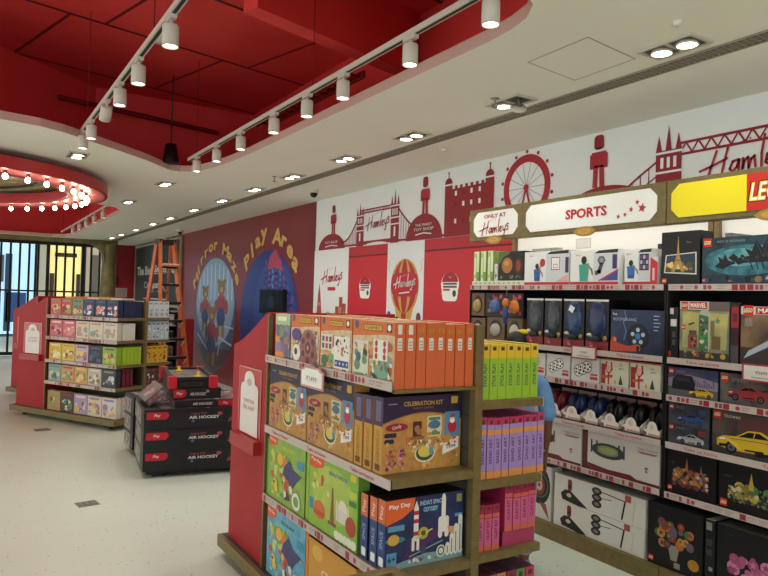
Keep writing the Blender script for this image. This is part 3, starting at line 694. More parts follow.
def far(x, y): return FG[0]+x*math.cos(FR)-y*math.sin(FR), FG[1]+x*math.sin(FR)+y*math.cos(FR)
gondola((*FG, 0), FR, 'gondola of books standing askew in front of the orange ladder, red slanted end panel', (1.30,1.035,.75,.485), (1.30,1.03,.75,.485), ('block','block','block','block'), 31)
gondola((1.937, 10.42, 0), FR, 'gondola mostly hidden behind the askew book gondola, its red end panel showing', (1.30,1.035,.75,.485), (1.30,1.03,.75,.485), ('block',), 51)

# ------------------------------------------------------------------ boxes on the near gondola
def nl(x, y): return (NG[0]+x, NG[1]+y)
OR = '#cf6a34'; OS = '#c65f34'
CC = ['#b23a34','#d9a03a','#3f6a8a','#7aa06a','#e3d3b8','#7a3a5a','#c9662f','#4a7a5a','#e8e0d0']
def art_orange(v):
    def fn(m, f, w, h):
        m.rect(f, 0, 0, w, h*.80, pm('#c9a07a', '#d8c09a', 30), .0004); m.poly(f, [(0,h*.74),(w,h*.82),(w,h),(0,h)], mat('#d06a30'), .0006)
        m.rrect(f, w*.28, h*.845, w*.72, h*.945, .008, mat('#3c2a1a'), .0010); m.rrect(f, w*.29, h*.855, w*.71, h*.935, .007, mat('#d8a62c'), .0012)
        m.text(f, ('RANGOLI','BINGO','GAMES')[v], w*.5, h*.895, mat('#2c2018'), w=w*.34, h=h*.045, l=.0016)
        m.ell(f, w*.1, h*.93, w*.055, w*.055, mat('#4a4a7a'), .0012, 10); m.rect(f, w*.82, h*.84, w*.94, h*.97, mat('#3a302c'), .0012); m.ell(f, w*.88, h*.91, w*.04, w*.04, WHITE, .0015, 9)
        if v == 0:
            confetti(m, f, w*.03, h*.04, w*.97, h*.72, 46, ['#e3d3b8','#d99a4a','#8a9a6a','#c9763a','#6a5a7a','#e8dcc4'], w*.11, 1)
            confetti(m, f, w*.03, h*.03, w*.97, h*.74, 60, CC, w*.035, 201, .0028); m.ell(f, w*.64, h*.40, w*.29, h*.34, mat('#8a6a62'), .0048, 24)
            for k in range(12):
                q = k*PI/6; m.ell(f, w*.64+w*.19*math.cos(q), h*.40+h*.23*math.sin(q), w*.06, h*.065, mat('#6a1f2c' if k % 2 else '#9a4a4a'), .0052, 9)
            m.ell(f, w*.64, h*.4, w*.1, h*.12, mat('#702430'), .0054, 14); m.ell(f, w*.64, h*.4, w*.035, w*.035, mat('#c98a4a'), .0056, 8)
            m.ell(f, w*.22, h*.62, w*.16, h*.12, mat('#5a3a7a'), .0050, 14); m.ell(f, w*.24, h*.28, w*.14, h*.16, mat('#e6dfd4'), .0050, 12); m.ell(f, w*.22, h*.3, w*.06, h*.07, mat('#3a3a44'), .0052, 8)
        elif v == 1:
            confetti(m, f, w*.03, h*.04, w*.97, h*.72, 40, ['#e8dcc4','#7aa06a','#c9662f','#d9a05a','#8a5a4a'], w*.1, 2)
            confetti(m, f, w*.03, h*.03, w*.45, h*.72, 40, CC, w*.035, 202, .0024); m.rect(f, w*.04, h*.42, w*.42, h*.7, mat('#d8d4ca'), .0038)
            for k in range(6): m.rect(f, w*(.07+.12*(k % 3)), h*(.45+.12*(k//3)), w*(.15+.12*(k % 3)), h*(.54+.12*(k//3)), mat(('#4a5a6a','#b23a34','#6a4a3a')[k % 3]), .0041)
            m.rect(f, w*.47, h*.14, w*.96, h*.68, mat('#e4e2da'), .0030)
            m.rect(f, w*.5, h*.17, w*.93, h*.28, mat('#2f4a8a'), .0033)
            for k in range(4): m.star(f, w*(.55+.11*k), h*.225, w*.03, WHITE, .0036)
            confetti(m, f, w*.5, h*.34, w*.93, h*.66, 14, ['#3f7a6a','#c94a3a','#2c2c34','#d98a3a'], w*.04, 3, .0034)
            m.ell(f, w*.17, h*.24, w*.12, h*.1, mat('#3f6a4a'), .0034, 12)
        else:
            confetti(m, f, w*.03, h*.03, w*.97, h*.72, 46, ['#e2cfae','#c9762f','#8a9a8a','#d98a4a','#b8543a'], w*.1, 4)
            confetti(m, f, w*.03, h*.03, w*.97, h*.40, 60, CC, w*.032, 203, .0024); m.rect(f, w*.05, h*.16, w*.42, h*.68, mat('#cfd3c4'), .0043); confetti(m, f, w*.07, h*.18, w*.40, h*.66, 18, ['#3a5a7a','#6a8a5a','#2a3a3a','#c9763a','#e3d9b0'], w*.06, 5, .0046)
            m.rect(f, w*.53, h*.40, w*.86, h*.72, mat('#e6e2d8'), .0030)
            for k in range(6): m.ell(f, w*(.6+.19*(k % 2)), h*(.46+.1*(k//2)), w*.035, w*.04, mat('#b0303a'), .0033, 8)
            m.ell(f, w*.72, h*.22, w*.18, h*.11, mat('#7aa08a'), .0048, 14); m.ell(f, w*.56, h*.12, w*.09, h*.07, mat('#3a2c2c'), .005, 10); confetti(m, f, w*.45, h*.04, w*.95, h*.34, 10, ['#c94a3a','#4a7a5a','#e8dcc4'], w*.04, 6, .0052)
    return fn
def art_spine(c_tag):
    def fn(m, f, w, h):
        m.rrect(f, w*.25, h*.58, w*.72, h*.77, .003, mat('#d8cfc4'), .0008)
        for k in range(3): m.rect(f, w*.34, h*(.61+.045*k), w*.64, h*(.625+.045*k), mat('#8a7a70'), .0011)
        if c_tag: m.rrect(f, w*.28, h*.82, w*.7, h*.97, .003, mat('#d8cfc4'), .0008)
        else: m.ell(f, w*.5, h*.88, w*.25, h*.05, mat('#c08a24'), .0008, 10); m.text(f.turned(w*.5, h*.88, PI/2), 'GO', 0, 0, mat('#5a3010'), h=w*.24, l=.0012)
    return fn
def art_green0(m, f, w, h):
    m.rect(f, 0, h*.78, w, h, mat('#a9c08a'), .0006); confetti(m, f, .005, .005, w-.005, h*.8, 40, ['#d98a3a','#b8683a','#8a7aa0','#c9a06a','#7a8a5a','#6a5a7a'], .035, 8); m.rrect(f, w*.15, h*.86, w*.8, h*.95, .01, mat('#dfe4c4'), .003)
def stack_row(y0, y1, z, dz, n, pitch, front_art, body, cols, name, cat, lab_front, lab_hidden, group, side_art=None, x0=-.413):
    th = pitch-.004
    for i in range(n):
        art = [('-x', front_art)] if i == 0 else []
        if side_art: art.append(('-y', side_art(i)))
        lab = lab_front if i == 0 else lab_hidden(i) if callable(lab_hidden) else lab_hidden
        carton(name, lab, cat, (*nl(x0+pitch*i+th/2+rnd.uniform(0,.001), (y0+y1)/2), z), (th, y1-y0, dz+(rnd.uniform(-.006,0) if i else 0)), body, cols, art, group)
z1 = 1.253
stack_row(1.01, 1.20, z1, .258, 3, .0495, art_green0, '#7a7a9a', {'+z': '#d8cdb8','-y':'#6a6a8a'}, 'puzzle_box', 'boxed puzzle', 'green topped puzzle box at the red panel end of the top shelf', 'puzzle box hidden behind the green topped one on the top shelf', 'green puzzle boxes on the top shelf')
stack_row(.665, .995, z1, .262, 8, .0495, art_orange(0), OR, {'+z': '#e0c09a'}, 'game_box', 'boxed game', 'orange boxed game with a dark red mandala on its cover', 'orange boxed game queued behind the mandala cover', 'orange games behind the mandala one')
stack_row(.355, .655, z1, .262, 8, .0495, art_orange(1), OR, {'+z': '#e0c09a'}, 'game_box', 'boxed game', 'orange boxed game with a blue starred band on its cover', 'orange boxed game queued behind the starred band cover', 'orange games behind the starred one')
TH = [.050,.051,.048,.050,.049,.047,.050,.042]; xx = -.413
for i, th in enumerate(TH):
    carton('game_box', 'orange boxed game with playing cards on its cover, first orange spine at the shelf corner' if i == 0 else f'{ORD[i]} orange spine in the end row, counted from the shelf corner to the gold post',
           'boxed game', (*nl(xx+th/2-.002, .178+rnd.uniform(-.004,.004)), z1), (th-.003, .335, .259+rnd.uniform(-.006,.004)), OS, {'-x': OR, '+z': '#e0c09a'}, ([('-x', art_orange(2))] if i == 0 else [])+[('-y', art_spine(i < 2))], 'orange games with spines at the gondola end', rz=rnd.uniform(-.006,.006))
    xx += th+.0005
# party hampers with purple tops
def art_cele(m, f, w, h):
    m.rect(f, 0, 0, w, h, pm('#a8783c', '#c08c46', 26), .0005)
    m.poly(f, [(0,h),(0,h*.66)]+[(w*k/12, h*(.66+.12*math.sin(PI*k/12))) for k in range(1, 12)]+[(w,h*.66),(w,h)], mat('#2b1f3c'), .0010)
    m.line(f, [(w*k/12, h*(.655+.12*math.sin(PI*k/12))) for k in range(13)], .004, mat('#8a5a3a'), .0014)
    m.text(f, 'CELEBRATION KIT', w*.5, h*.90, mat('#c09a4a'), w=w*.5, h=h*.06, l=.0016, bold=.02)
    m.text(f, 'PARTY GAMES', w*.5, h*.835, mat('#a8703a'), w=w*.26, h=h*.025, l=.0016); m.rect(f, w*.06, h*.9, w*.17, h*.915, mat('#8a7a9a'), .0015)
    m.rrect(f, w*.86, h*.87, w*.95, h*.97, .005, mat('#c9962c'), .0015)
    m.ell(f, w*.17, h*.60, w*.14, h*.055, mat('#8f2436'), .0015, 14); m.text(f.turned(w*.17, h*.60, .2), 'Candy', 0, 0, mat('#e0b8b0'), h=h*.055, l=.002, bold=.02)
    m.rrect(f, w*.37, h*.45, w*.48, h*.66, .006, mat('#4a2420'), .0015); m.ell(f, w*.425, h*.56, w*.035, h*.05, mat('#a06a4a'), .0019, 10); m.rect(f, w*.34, h*.42, w*.52, h*.46, mat('#8f5a34'), .0016)
    m.rrect(f, w*.55, h*.44, w*.74, h*.72, .008, mat('#c9c4a0'), .0015); m.ell(f, w*.645, h*.6, w*.08, h*.06, mat('#4a6a8a'), .0019, 12); m.rect(f, w*.57, h*.46, w*.72, h*.5, mat('#6a7a4a'), .0019); m.rect(f, w*.57, h*.66, w*.72, h*.7, mat('#4a7a5a'), .0019)
    m.rect(f, w*.78, h*.42, w*.98, h*.76, mat('#4a84ac'), .0015)
    m.ell(f, w*.88, h*.56, w*.06, h*.10, mat('#b02a30'), .0019, 12); m.ell(f, w*.88, h*.66, w*.035, h*.04, mat('#e0c0a8'), .0021, 10); m.poly(f, [(w*.84,h*.68),(w*.92,h*.68),(w*.9,h*.75)], mat('#b02a30'), .0022); m.ell(f, w*.88, h*.63, w*.035, h*.03, WHITE, .0023, 9)
    m.rrect(f, w*.02, h*.47, w*.17, h*.53, .008, mat('#2b1f3c'), .0016); m.rrect(f, w*.02, h*.39, w*.14, h*.45, .008, mat('#2b1f3c'), .0016)
    m.ell(f, w*.53, h*.22, w*.13, h*.12, mat('#e0cfae'), .0015, 18); m.ell(f, w*.53, h*.23, w*.115, h*.105, mat('#2f5238'), .0018, 18); m.ell(f, w*.53, h*.25, w*.09, h*.08, mat('#d3b84a'), .002, 14); m.ell(f, w*.61, h*.25, w*.03, h*.06, mat('#5a8aa8'), .0022, 9)
    m.poly(f, [(w*.76,h*.18),(w*.97,h*.26),(w*.97,h*.40),(w*.76,h*.32)], mat('#e2ddd6'), .0016); m.text(f.turned(w*.865, h*.29, .13), 'Time', 0, 0, mat('#3a2f5a'), h=h*.06, l=.002, bold=.02)
    confetti(m, f, w*.02, h*.03, w*.28, h*.32, 44, ['#8a3a5a','#b0603a','#c98a9a','#7a2f4a'], .009, 12, .0016); confetti(m, f, w*.3, h*.34, w*.98, h*.42, 8, ['#e8dccb','#8a4a3a','#4a84ac'], .008, 13, .0016)
    confetti(m, f, w*.02, h*.03, w*.98, h*.62, 50, ['#c9a05a','#a8743a','#b8864a','#d0aa6a','#9a6a3a'], .012, 205, .0007); confetti(m, f, w*.36, h*.28, w*.98, h*.42, 14, ['#8a5a34','#d9c8a0','#a84a3a','#6a7a5a'], .011, 206, .0030)
    for k in (.29,.32): m.line(f, [(w*k,h*.34),(w*(k+.005),h*.46)], .004, mat('#b03a3a'), .0017)
def art_cele_spine(m, f, w, h):
    m.rect(f, 0, h*.62, w, h, mat('#3b2c50'), .0006); m.rect(f, 0, 0, w, h*.62, mat('#c08c34'), .0006)
    m.text(f.turned(w*.5, h*.34, PI/2), 'CELEBRATION KIT', 0, 0, mat('#5a3a24'), w=h*.45, h=w*.34, l=.001); m.rect(f, w*.2, h*.68, w*.8, h*.95, mat('#6a5a7a'), .0009); m.rect(f, w*.2, h*.04, w*.8, h*.12, mat('#5a3a24'), .0009)
z2 = .906
CB = '#b9853e'; CCOL = {'+z': '#2b1f3c'}
carton('party_kit_box', 'purple and gold party kit box facing the aisle beside the red end panel', 'boxed party kit', (*nl(-.370, 1.03), z2), (.075, .47, .33), CB, CCOL, [('-x', art_cele)], 'purple and gold party kits')
carton('party_kit_box', 'purple and gold party kit box facing the aisle, second from the red end panel', 'boxed party kit', (*nl(-.370, .555), z2), (.075, .455, .33), CB, CCOL, [('-x', art_cele)], 'purple and gold party kits')
for i, y in enumerate((.115, .195, .275)):
    carton('party_kit_box', ('party kit box with its big celebration cover facing the gondola end','gold party kit spine just behind the end-facing celebration cover','third gold party kit spine in from the gondola end')[i],
           'boxed party kit', (*nl(-.215, y+.005), z2), (.39, .066, .305-.004*i), CB, dict(CCOL), [('-y', art_cele), ('-x', art_cele_spine)] if i == 0 else [('-x', art_cele_spine)], 'purple and gold party kits')
# green map puzzles, blue space boxes
def art_map(bg, accent, bg2='#8fae4a'):
    def fn(m, f, w, h):
        m.rect(f, 0, 0, w, h, pm(bg, bg2, 12), .0005)
        m.poly(f, [(0,h),(w*.28,h),(w*.24,h*.86),(0,h*.80)], mat('#d9562a'), .0010); m.text(f.turned(w*.12, h*.915, -.08), 'Play Day', 0, 0, WHITE, w=w*.19, h=h*.05, l=.0016, bold=.02)
        m.text(f, 'INDIA MAP', w*.56, h*.86, mat(accent), w=w*.34, h=h*.05, l=.0012, bold=.02)
        confetti(m, f, w*.04, h*.04, w*.96, h*.80, 46, ['#a8b84a','#8fa83a','#c9c25a','#b8c86a','#6a9a3a','#c98a4a'], .014, 204, .0009); confetti(m, f, w*.06, h*.3, w*.62, h*.80, 26, ['#c9c23a','#c94a3a','#d9a83a','#b8c86a','#6a9a3a','#d96a4a'], .032, 21, .0023)
        m.poly(f, [(w*.46,h*.58),(w*.60,h*.72),(w*.70,h*.60),(w*.92,h*.56),(w*.80,h*.46),(w*.66,h*.28),(w*.58,h*.40),(w*.42,h*.46)], mat('#3c3c6a'), .0034)
        confetti(m, f, w*.15, h*.08, w*.85, h*.38, 20, ['#d9d3c4','#d98a3a','#4a8a9a','#c94a3a','#3a3a4a','#d9b83a'], .024, 22, .0036)
        m.ell(f, w*.8, h*.16, w*.11, h*.13, mat('#d8dccb'), .0042, 12); m.ell(f, w*.8, h*.16, w*.07, h*.08, mat('#6a9a4a'), .0044, 10)
        m.rrect(f, w*.80, h*.66, w*.97, h*.78, .005, mat('#3a8ab0'), .003)
    return fn
def art_monument(bg):
    def fn(m, f, w, h):
        m.rect(f, 0, 0, w, h, pm(bg, '#8aae40', 10), .0005)
        m.ell(f, w*.5, h*.55, w*.42, h*.38, pm('#9cb444', '#b0c058', 14), .0007, 22)
        m.poly(f, [(0,h),(w*.34,h),(w*.30,h*.86),(w*.12,h*.8),(0,h*.82)], mat('#d9562a'), .0010); m.text(f.turned(w*.15, h*.92, -.08), 'Play Day', 0, 0, WHITE, w=w*.22, h=h*.05, l=.0016, bold=.02)
        m.text(f, 'BUILD INDIA', w*.62, h*.84, mat('#3a6a9a'), w=w*.36, h=h*.05, l=.0014, bold=.02); m.rrect(f, w*.86, h*.87, w*.96, h*.96, .004, mat('#d9c23a'), .0012)
        m.poly(f, [(w*.47,h*.18),(w*.50,h*.66),(w*.53,h*.66),(w*.56,h*.18)], mat('#8a5a3a'), .0014); m.rect(f, w*.43,h*.15,w*.6,h*.2, mat('#7a4a34'), .0016)
        m.ell(f, w*.72, h*.44, w*.09, h*.12, mat('#dcd6c8'), .0014, 14); m.rect(f, w*.63, h*.26, w*.81, h*.42, mat('#d2ccc0'), .0015)
        for x in (.61,.83): m.rect(f, w*(x-.012), h*.26, w*(x+.012), h*.52, mat('#dcd6c8'), .0016)
        m.ell(f, w*.88, h*.28, w*.1, h*.13, mat('#a8442f'), .0017, 14); m.ell(f, w*.24, h*.26, w*.13, h*.13, mat('#c9662f'), .0014, 14); m.rect(f, w*.12, h*.18, w*.36, h*.25, mat('#b0502a'), .0016)
        m.rrect(f, w*.02, h*.22, w*.1, h*.38, .006, mat('#3a84b0'), .0014); m.rrect(f, w*.84, h*.55, w*.98, h*.62, .005, mat('#3a7a3a'), .0014); m.rrect(f, w*.84, h*.65, w*.98, h*.74, .005, mat('#b8c84a'), .0014)
        for k in range(5): m.ell(f, w*(.62+.08*k), h*.07, w*.06, h*.06, mat('#d8dcc8'), .002+.00004*k, 12)
        confetti(m, f, w*.05, h*.5, w*.45, h*.78, 12, ['#d9c23a','#c9503a','#c8d08a','#7aa83a'], .02, 31, .0014)
    return fn
def art_space(m, f, w, h):
    m.rect(f, 0, 0, w, h, pm('#161d42', '#26305e', 14), .0005); m.poly(f, [(0,0),(w,0),(w,h*.12),(w*.5,h*.16),(0,h*.05)], mat('#7a9aa0'), .0008)
    m.poly(f, [(w*.2,h*.1),(w*.75,h*.42),(w*.6,h*.5),(w*.3,h*.3)], mat('#4a2a5a'), .0009)
    m.poly(f, [(0,h),(w*.36,h),(w*.34,h*.84),(w*.2,h*.72),(0,h*.64)], mat('#d9602a'), .0012); m.text(f.turned(w*.17, h*.90, .04), 'Play Day', 0, 0, WHITE, w=w*.26, h=h*.08, l=.0018, bold=.02)
    m.text(f, "INDIA'S SPACE", w*.57, h*.90, mat('#8fb8d0'), w=w*.30, h=h*.07, l=.0016, bold=.03); m.text(f, 'ODYSSEY', w*.56, h*.80, mat('#8fb8d0'), w=w*.19, h=h*.07, l=.0016, bold=.03)
    WH = mat('#ddd8d0')
    m.rrect(f, w*.345, h*.36, w*.405, h*.86, .01, WH, .002); m.poly(f, [(w*.345,h*.84),(w*.375,h*.95),(w*.405,h*.84)], WH, .0021)
    for z in (.44,.62,.74): m.rect(f, w*.345, h*z, w*.405, h*(z+.06), mat('#a8303a'), .0023)
    for s in (.325,.385): m.rrect(f, w*s, h*.22, w*(s+.035), h*.42, .006, WH, .0022)
    m.rrect(f, w*.70, h*.42, w*.755, h*.90, .012, WH, .002); m.rrect(f, w*.66, h*.34, w*.715, h*.66, .012, WH, .0022); m.rrect(f, w*.745, h*.34, w*.80, h*.66, .012, WH, .0022); m.ell(f, w*.727, h*.9, w*.028, h*.1, WH, .0021, 12)
    m.poly(f, [(w*.78,h*.5),(w*.96,h*.46),(w*.96,h*.36),(w*.8,h*.40)], mat('#c9966a'), .0024)
    m.ell(f, w*.47, h*.46, w*.065, h*.09, mat('#b0a03a'), .002, 14); m.line(f, [(w*.38,h*.4),(w*.58,h*.5)], .006, mat('#c9c27a'), .0022); m.ell(f, w*.47, h*.46, w*.03, h*.04, mat('#5a4a2a'), .0023, 10)
    m.rect(f, w*.03, h*.55, w*.23, h*.63, mat('#5a94b0'), .0014)
    m.ell(f, w*.12, h*.42, w*.12, h*.05, mat('#3a7a8a'), .0014, 16); m.ell(f, w*.10, h*.43, w*.07, h*.08, mat('#c9a24a'), .0016, 14)
    m.rect(f, w*.02, h*.07, w*.14, h*.25, mat('#5a94c0'), .0014); m.text(f, '6+', w*.08, h*.16, mat('#1b2450'), h=h*.09, l=.0018, bold=.02)
    for i in range(4):
        x = .78+.055*i; m.rrect(f, w*(x-.02), h*.06, w*(x+.035), h*(.26+.13*i), .012, WH, .003+.0001*i); m.rect(f, w*(x), h*.1, w*(x+.012), h*(.2+.1*i), mat('#5a5a70'), .0035)
    m.ell(f, w*.70, h*.15, w*.06, h*.09, mat('#cfe0c8'), .0036, 14); m.ell(f, w*.70, h*.15, w*.045, h*.07, mat('#4a5a5a'), .0038, 14); m.ell(f, w*.70, h*.15, w*.03, h*.045, WH, .004, 10)
    m.ell(f, w*.47, h*.22, w*.04, h*.06, mat('#3a4a5a'), .002, 10); m.line(f, [(w*.3,h*.15),(w*.72,h*.3)], .005, mat('#8aa0b0'), .0019); m.rect(f, w*.9, h*.84, w*.97, h*.96, mat('#8a8a4a'), .0014); m.rect(f, w*.88, h*.62, w*.98, h*.67, mat('#5a94c0'), .0014)
    confetti(m, f, w*.25, h*.04, w*.7, h*.14, 12, ['#8a3a4a','#c9d8d8','#3a4a8a'], .01, 41, .0018)
def art_space_spine(m, f, w, h):
    m.rect(f, 0, 0, w, h, mat('#28407a'), .0005); m.rect(f, 0, h*.66, w, h, mat('#c9683a'), .0008); m.text(f.turned(w*.5, h*.82, PI/2), 'Play', 0, 0, WHITE, w=h*.2, h=w*.5, l=.0012); m.text(f.turned(w*.5, h*.42, PI/2), 'SPACE', 0, 0, mat('#a8c0d8'), w=h*.25, h=w*.4, l=.0012); m.rrect(f, w*.2, h*.05, w*.8, h*.18, .006, WHITE, .001)
z3 = .536
carton('craft_box', 'thin green craft box edge next to the red end panel on the third shelf', 'boxed craft kit', (*nl(-.31, 1.268), z3), (.19, .026, .30), '#4a8a3a', {'-x': '#5f9a3a', '+z': '#3a5a2a'}, (), 'map puzzle boxes')
carton('map_puzzle_box', 'green map puzzle box beside the red end panel on the third shelf', 'boxed puzzle', (*nl(-.380, 1.02), z3), (.055, .46, .33), '#5a8a34', {'+z': '#3f4a2a'}, [('-x', art_map('#7ba23c', '#c9d84a'))], 'map puzzle boxes')
carton('map_puzzle_box', 'upright lime green box edge between the two green puzzle covers', 'boxed puzzle', (*nl(-.365, .765), z3), (.08, .03, .33), '#8fae3e', {'+z': '#5a6a2a'}, (), 'map puzzle boxes')
carton('monument_puzzle_box', 'green monument building kit in the middle of the third shelf', 'boxed building kit', (*nl(-.380, .505), z3), (.055, .47, .33), '#6a9a38', {'+z': '#2a2f20'}, [('-x', art_monument('#7fb03e'))], 'map puzzle boxes')
for i, y in enumerate((.075, .14, .21)):
    carton('space_kit_box', ('navy space building kit with rockets on its cover facing the gondola end','navy space kit spine just behind the rocket cover','navy space kit spine beside the green monument kit')[i], 'boxed building kit', (*nl(-.215, y+.002), z3), (.385, .055, .275-.005*i), '#1b2450', {'+z': '#2a1f24'}, [('-x', art_space_spine)]+([('-y', art_space)] if i == 0 else []), 'navy space kits', rz=(.0,.01,-.01)[i])
carton('map_puzzle_box', 'blue map puzzle box on the bottom deck beside the red end panel', 'boxed puzzle', (*nl(-.375, 1.01), .129), (.06, .48, .36), '#4a84a8', {'+z': '#3a4a5a', '-y': '#c9863a'}, [('-x', art_map('#4a94b8', '#2f7a4a', '#6aaac4'))], 'bottom deck boxes')
carton('map_puzzle_box', 'orange edge box between the blue and orange covers on the bottom deck', 'boxed puzzle', (*nl(-.36, .75), .129), (.09, .025, .36), '#c9803a', {'+z': '#7a4a2a'}, (), 'bottom deck boxes')
carton('craft_box', 'orange craft box on the bottom deck beneath the monument kit', 'boxed craft kit', (*nl(-.375, .50), .129), (.06, .46, .34), '#c98a3a', {'+z': '#8a5a2a'}, [('-x', lambda m, f, w, h: (m.rect(f, 0, 0, w, h, mat('#c9903e'), .0005), m.ell(f, w*.2, h*.85, w*.12, h*.1, mat('#d9a848'), .001), m.text(f, 'CRAFT', w*.5, h*.62, mat('#e3d3b8'), w=w*.4, h=h*.12, bold=.02), confetti(m, f, w*.1, h*.05, w*.9, h*.5, 22, ['#d9b45a','#a8623a','#e0cfa8'], .04, 51)))], 'bottom deck boxes')
carton('craft_box', 'dark blue box at the gondola end of the bottom deck', 'boxed craft kit', (*nl(-.21, .14), .129), (.36, .24, .29), '#26305a', {'-x': '#35406a'}, [('-y', lambda m, f, w, h: confetti(m, f, .01, .01, w-.01, h-.01, 26, ['#3a4a8a','#c98a3a','#8a9ab0'], .03, 52))], 'bottom deck boxes')
# side B (wall side): tall thin boxes, edges to the gondola end
def art_thin(top, body, tc, word, cap=.25, tabs=None):
    def fn(m, f, w, h):
        m.rect(f, 0, h*(1-cap), w, h, mat(top), .0005); m.rect(f, 0, 0, w, h*(1-cap), mat(body), .0005)
        m.text(f.turned(w*.5, h*.45, PI/2), word, 0, 0, mat(tc), w=h*.42, h=w*.42, l=.0011, bold=.02)
        m.rect(f, w*.3, h*.89, w*.75, h*.96, mat('#4a3a24'), .0010)
        if tabs: m.rect(f, 0, 0, w, h*.12, mat(tabs), .0008); m.rect(f, 0, h*.72, w, h*.8, mat(tabs), .0008)
    return fn
def thin_row(name, cat, what, x0, pitch, n, z, dz, dy, body, cols, art, group, y0=.02, jitter=.004):
    for i in range(n):
        lab = f'{ORD[i]} {what}, counted from the gold post'
        carton(name, lab, cat, (*nl(x0+pitch*(i+.5), y0+dy/2+rnd.uniform(0, jitter)), z), (pitch-.003, dy, dz+rnd.uniform(-.004, .004)), body, cols, [('-y', art)], group)
thin_row('activity_box', 'boxed toy', 'yellow and green boxed toy on edge, top wall-side shelf', .03, .047, 7, 1.186, .235, .30, '#8fb02f', {'+z': '#d8b43a', '+x': '#a9c03a'}, art_thin('#d8ae2c', '#8fb534', '#24405a', 'STICK PLAY'), 'yellow and green boxes on edge')
thin_row('activity_box', 'boxed toy', 'lilac and pink boxed toy on edge, second wall-side shelf', .03, .0415, 9, .851, .26, .28, '#8a5a9a', {'+z': '#b02a5a', '+x': '#9a6aa8'}, art_thin('#b8305e', '#9a80b4', '#4a3a6a', 'SAND ART', .12, '#cf8a4a'), 'lilac and pink boxes on edge')
thin_row('activity_box', 'boxed toy', 'pink boxed toy on edge, lower group, third wall-side shelf', .028, .042, 3, .546, .195, .26, '#b8305e', {'+z': '#8a1f44'}, art_thin('#9a2248', '#c05a80', '#4a2440', 'CLAY KIT', .3, '#c0604a'), 'pink boxes on edge, lower row')
o = carton('card_riser', 'dark pink carton riser raising four pink boxes on the third wall-side shelf', 'carton', (*nl(.272, .16), .546), (.185, .26, .065), '#8a2f4a', {'-y': '#a03a5a'})
thin_row('activity_box', 'boxed toy', 'pink boxed toy on edge, standing on the carton riser', .182, .045, 4, .612, .20, .26, '#b8305e', {'+z': '#8a1f44', '+x': '#b04a70'}, art_thin('#9a2248', '#c05a80', '#4a2440', 'CLAY KIT', .3, '#c0604a'), 'pink boxes on edge, upper row')
for i, c in enumerate(('#b8306a','#c05a6a','#c07a5a','#8a2f4a','#5a8a4a','#b8305e')):
    carton('activity_box', f'{("magenta","rose","peach","dark red","green","crimson")[i]} boxed toy on edge on the bottom deck, wall side of the gondola', 'boxed toy', (*nl(.06+.055*i, .15), .129), (.05, .26, .31), c, {'+z': '#5a2a3a'}, [('-y', art_thin(c, c, '#3a2a3a', 'PLAY SET', .2, '#c0905a'))], 'bottom deck toys on the wall side')
# price card hanging over the first strip
t = empty('price_card', (*nl(-.447, .645), 1.178)); tag(t, 'white price card with red border clipped on the top shelf edge of the near gondola', 'price card')
m = MB(); f = Fr((-.012, .12, .003), (0,-1,0), (.0,0,1)); P = [(0,.0),(.24,.0),(.24,.085),(.21,.088),(.2,.1),(.04,.1),(.03,.088),(0,.085)]
m.prism(f, P, .004, mat('#c98a86')); m.poly(f, [(.012,.01),(.228,.01),(.228,.078),(.2,.08),(.19,.09),(.05,.09),(.04,.08),(.012,.078)], WHITE, .001)
m.text(f, '₹1499', .12, .043, mat('#8a4a4a'), w=.11, h=.026, l=.0016); m.build('card', t)
m = MB(); m.box(-.008, -.02, .085, .006, .02, .11, METAL); m.build('clip', t)

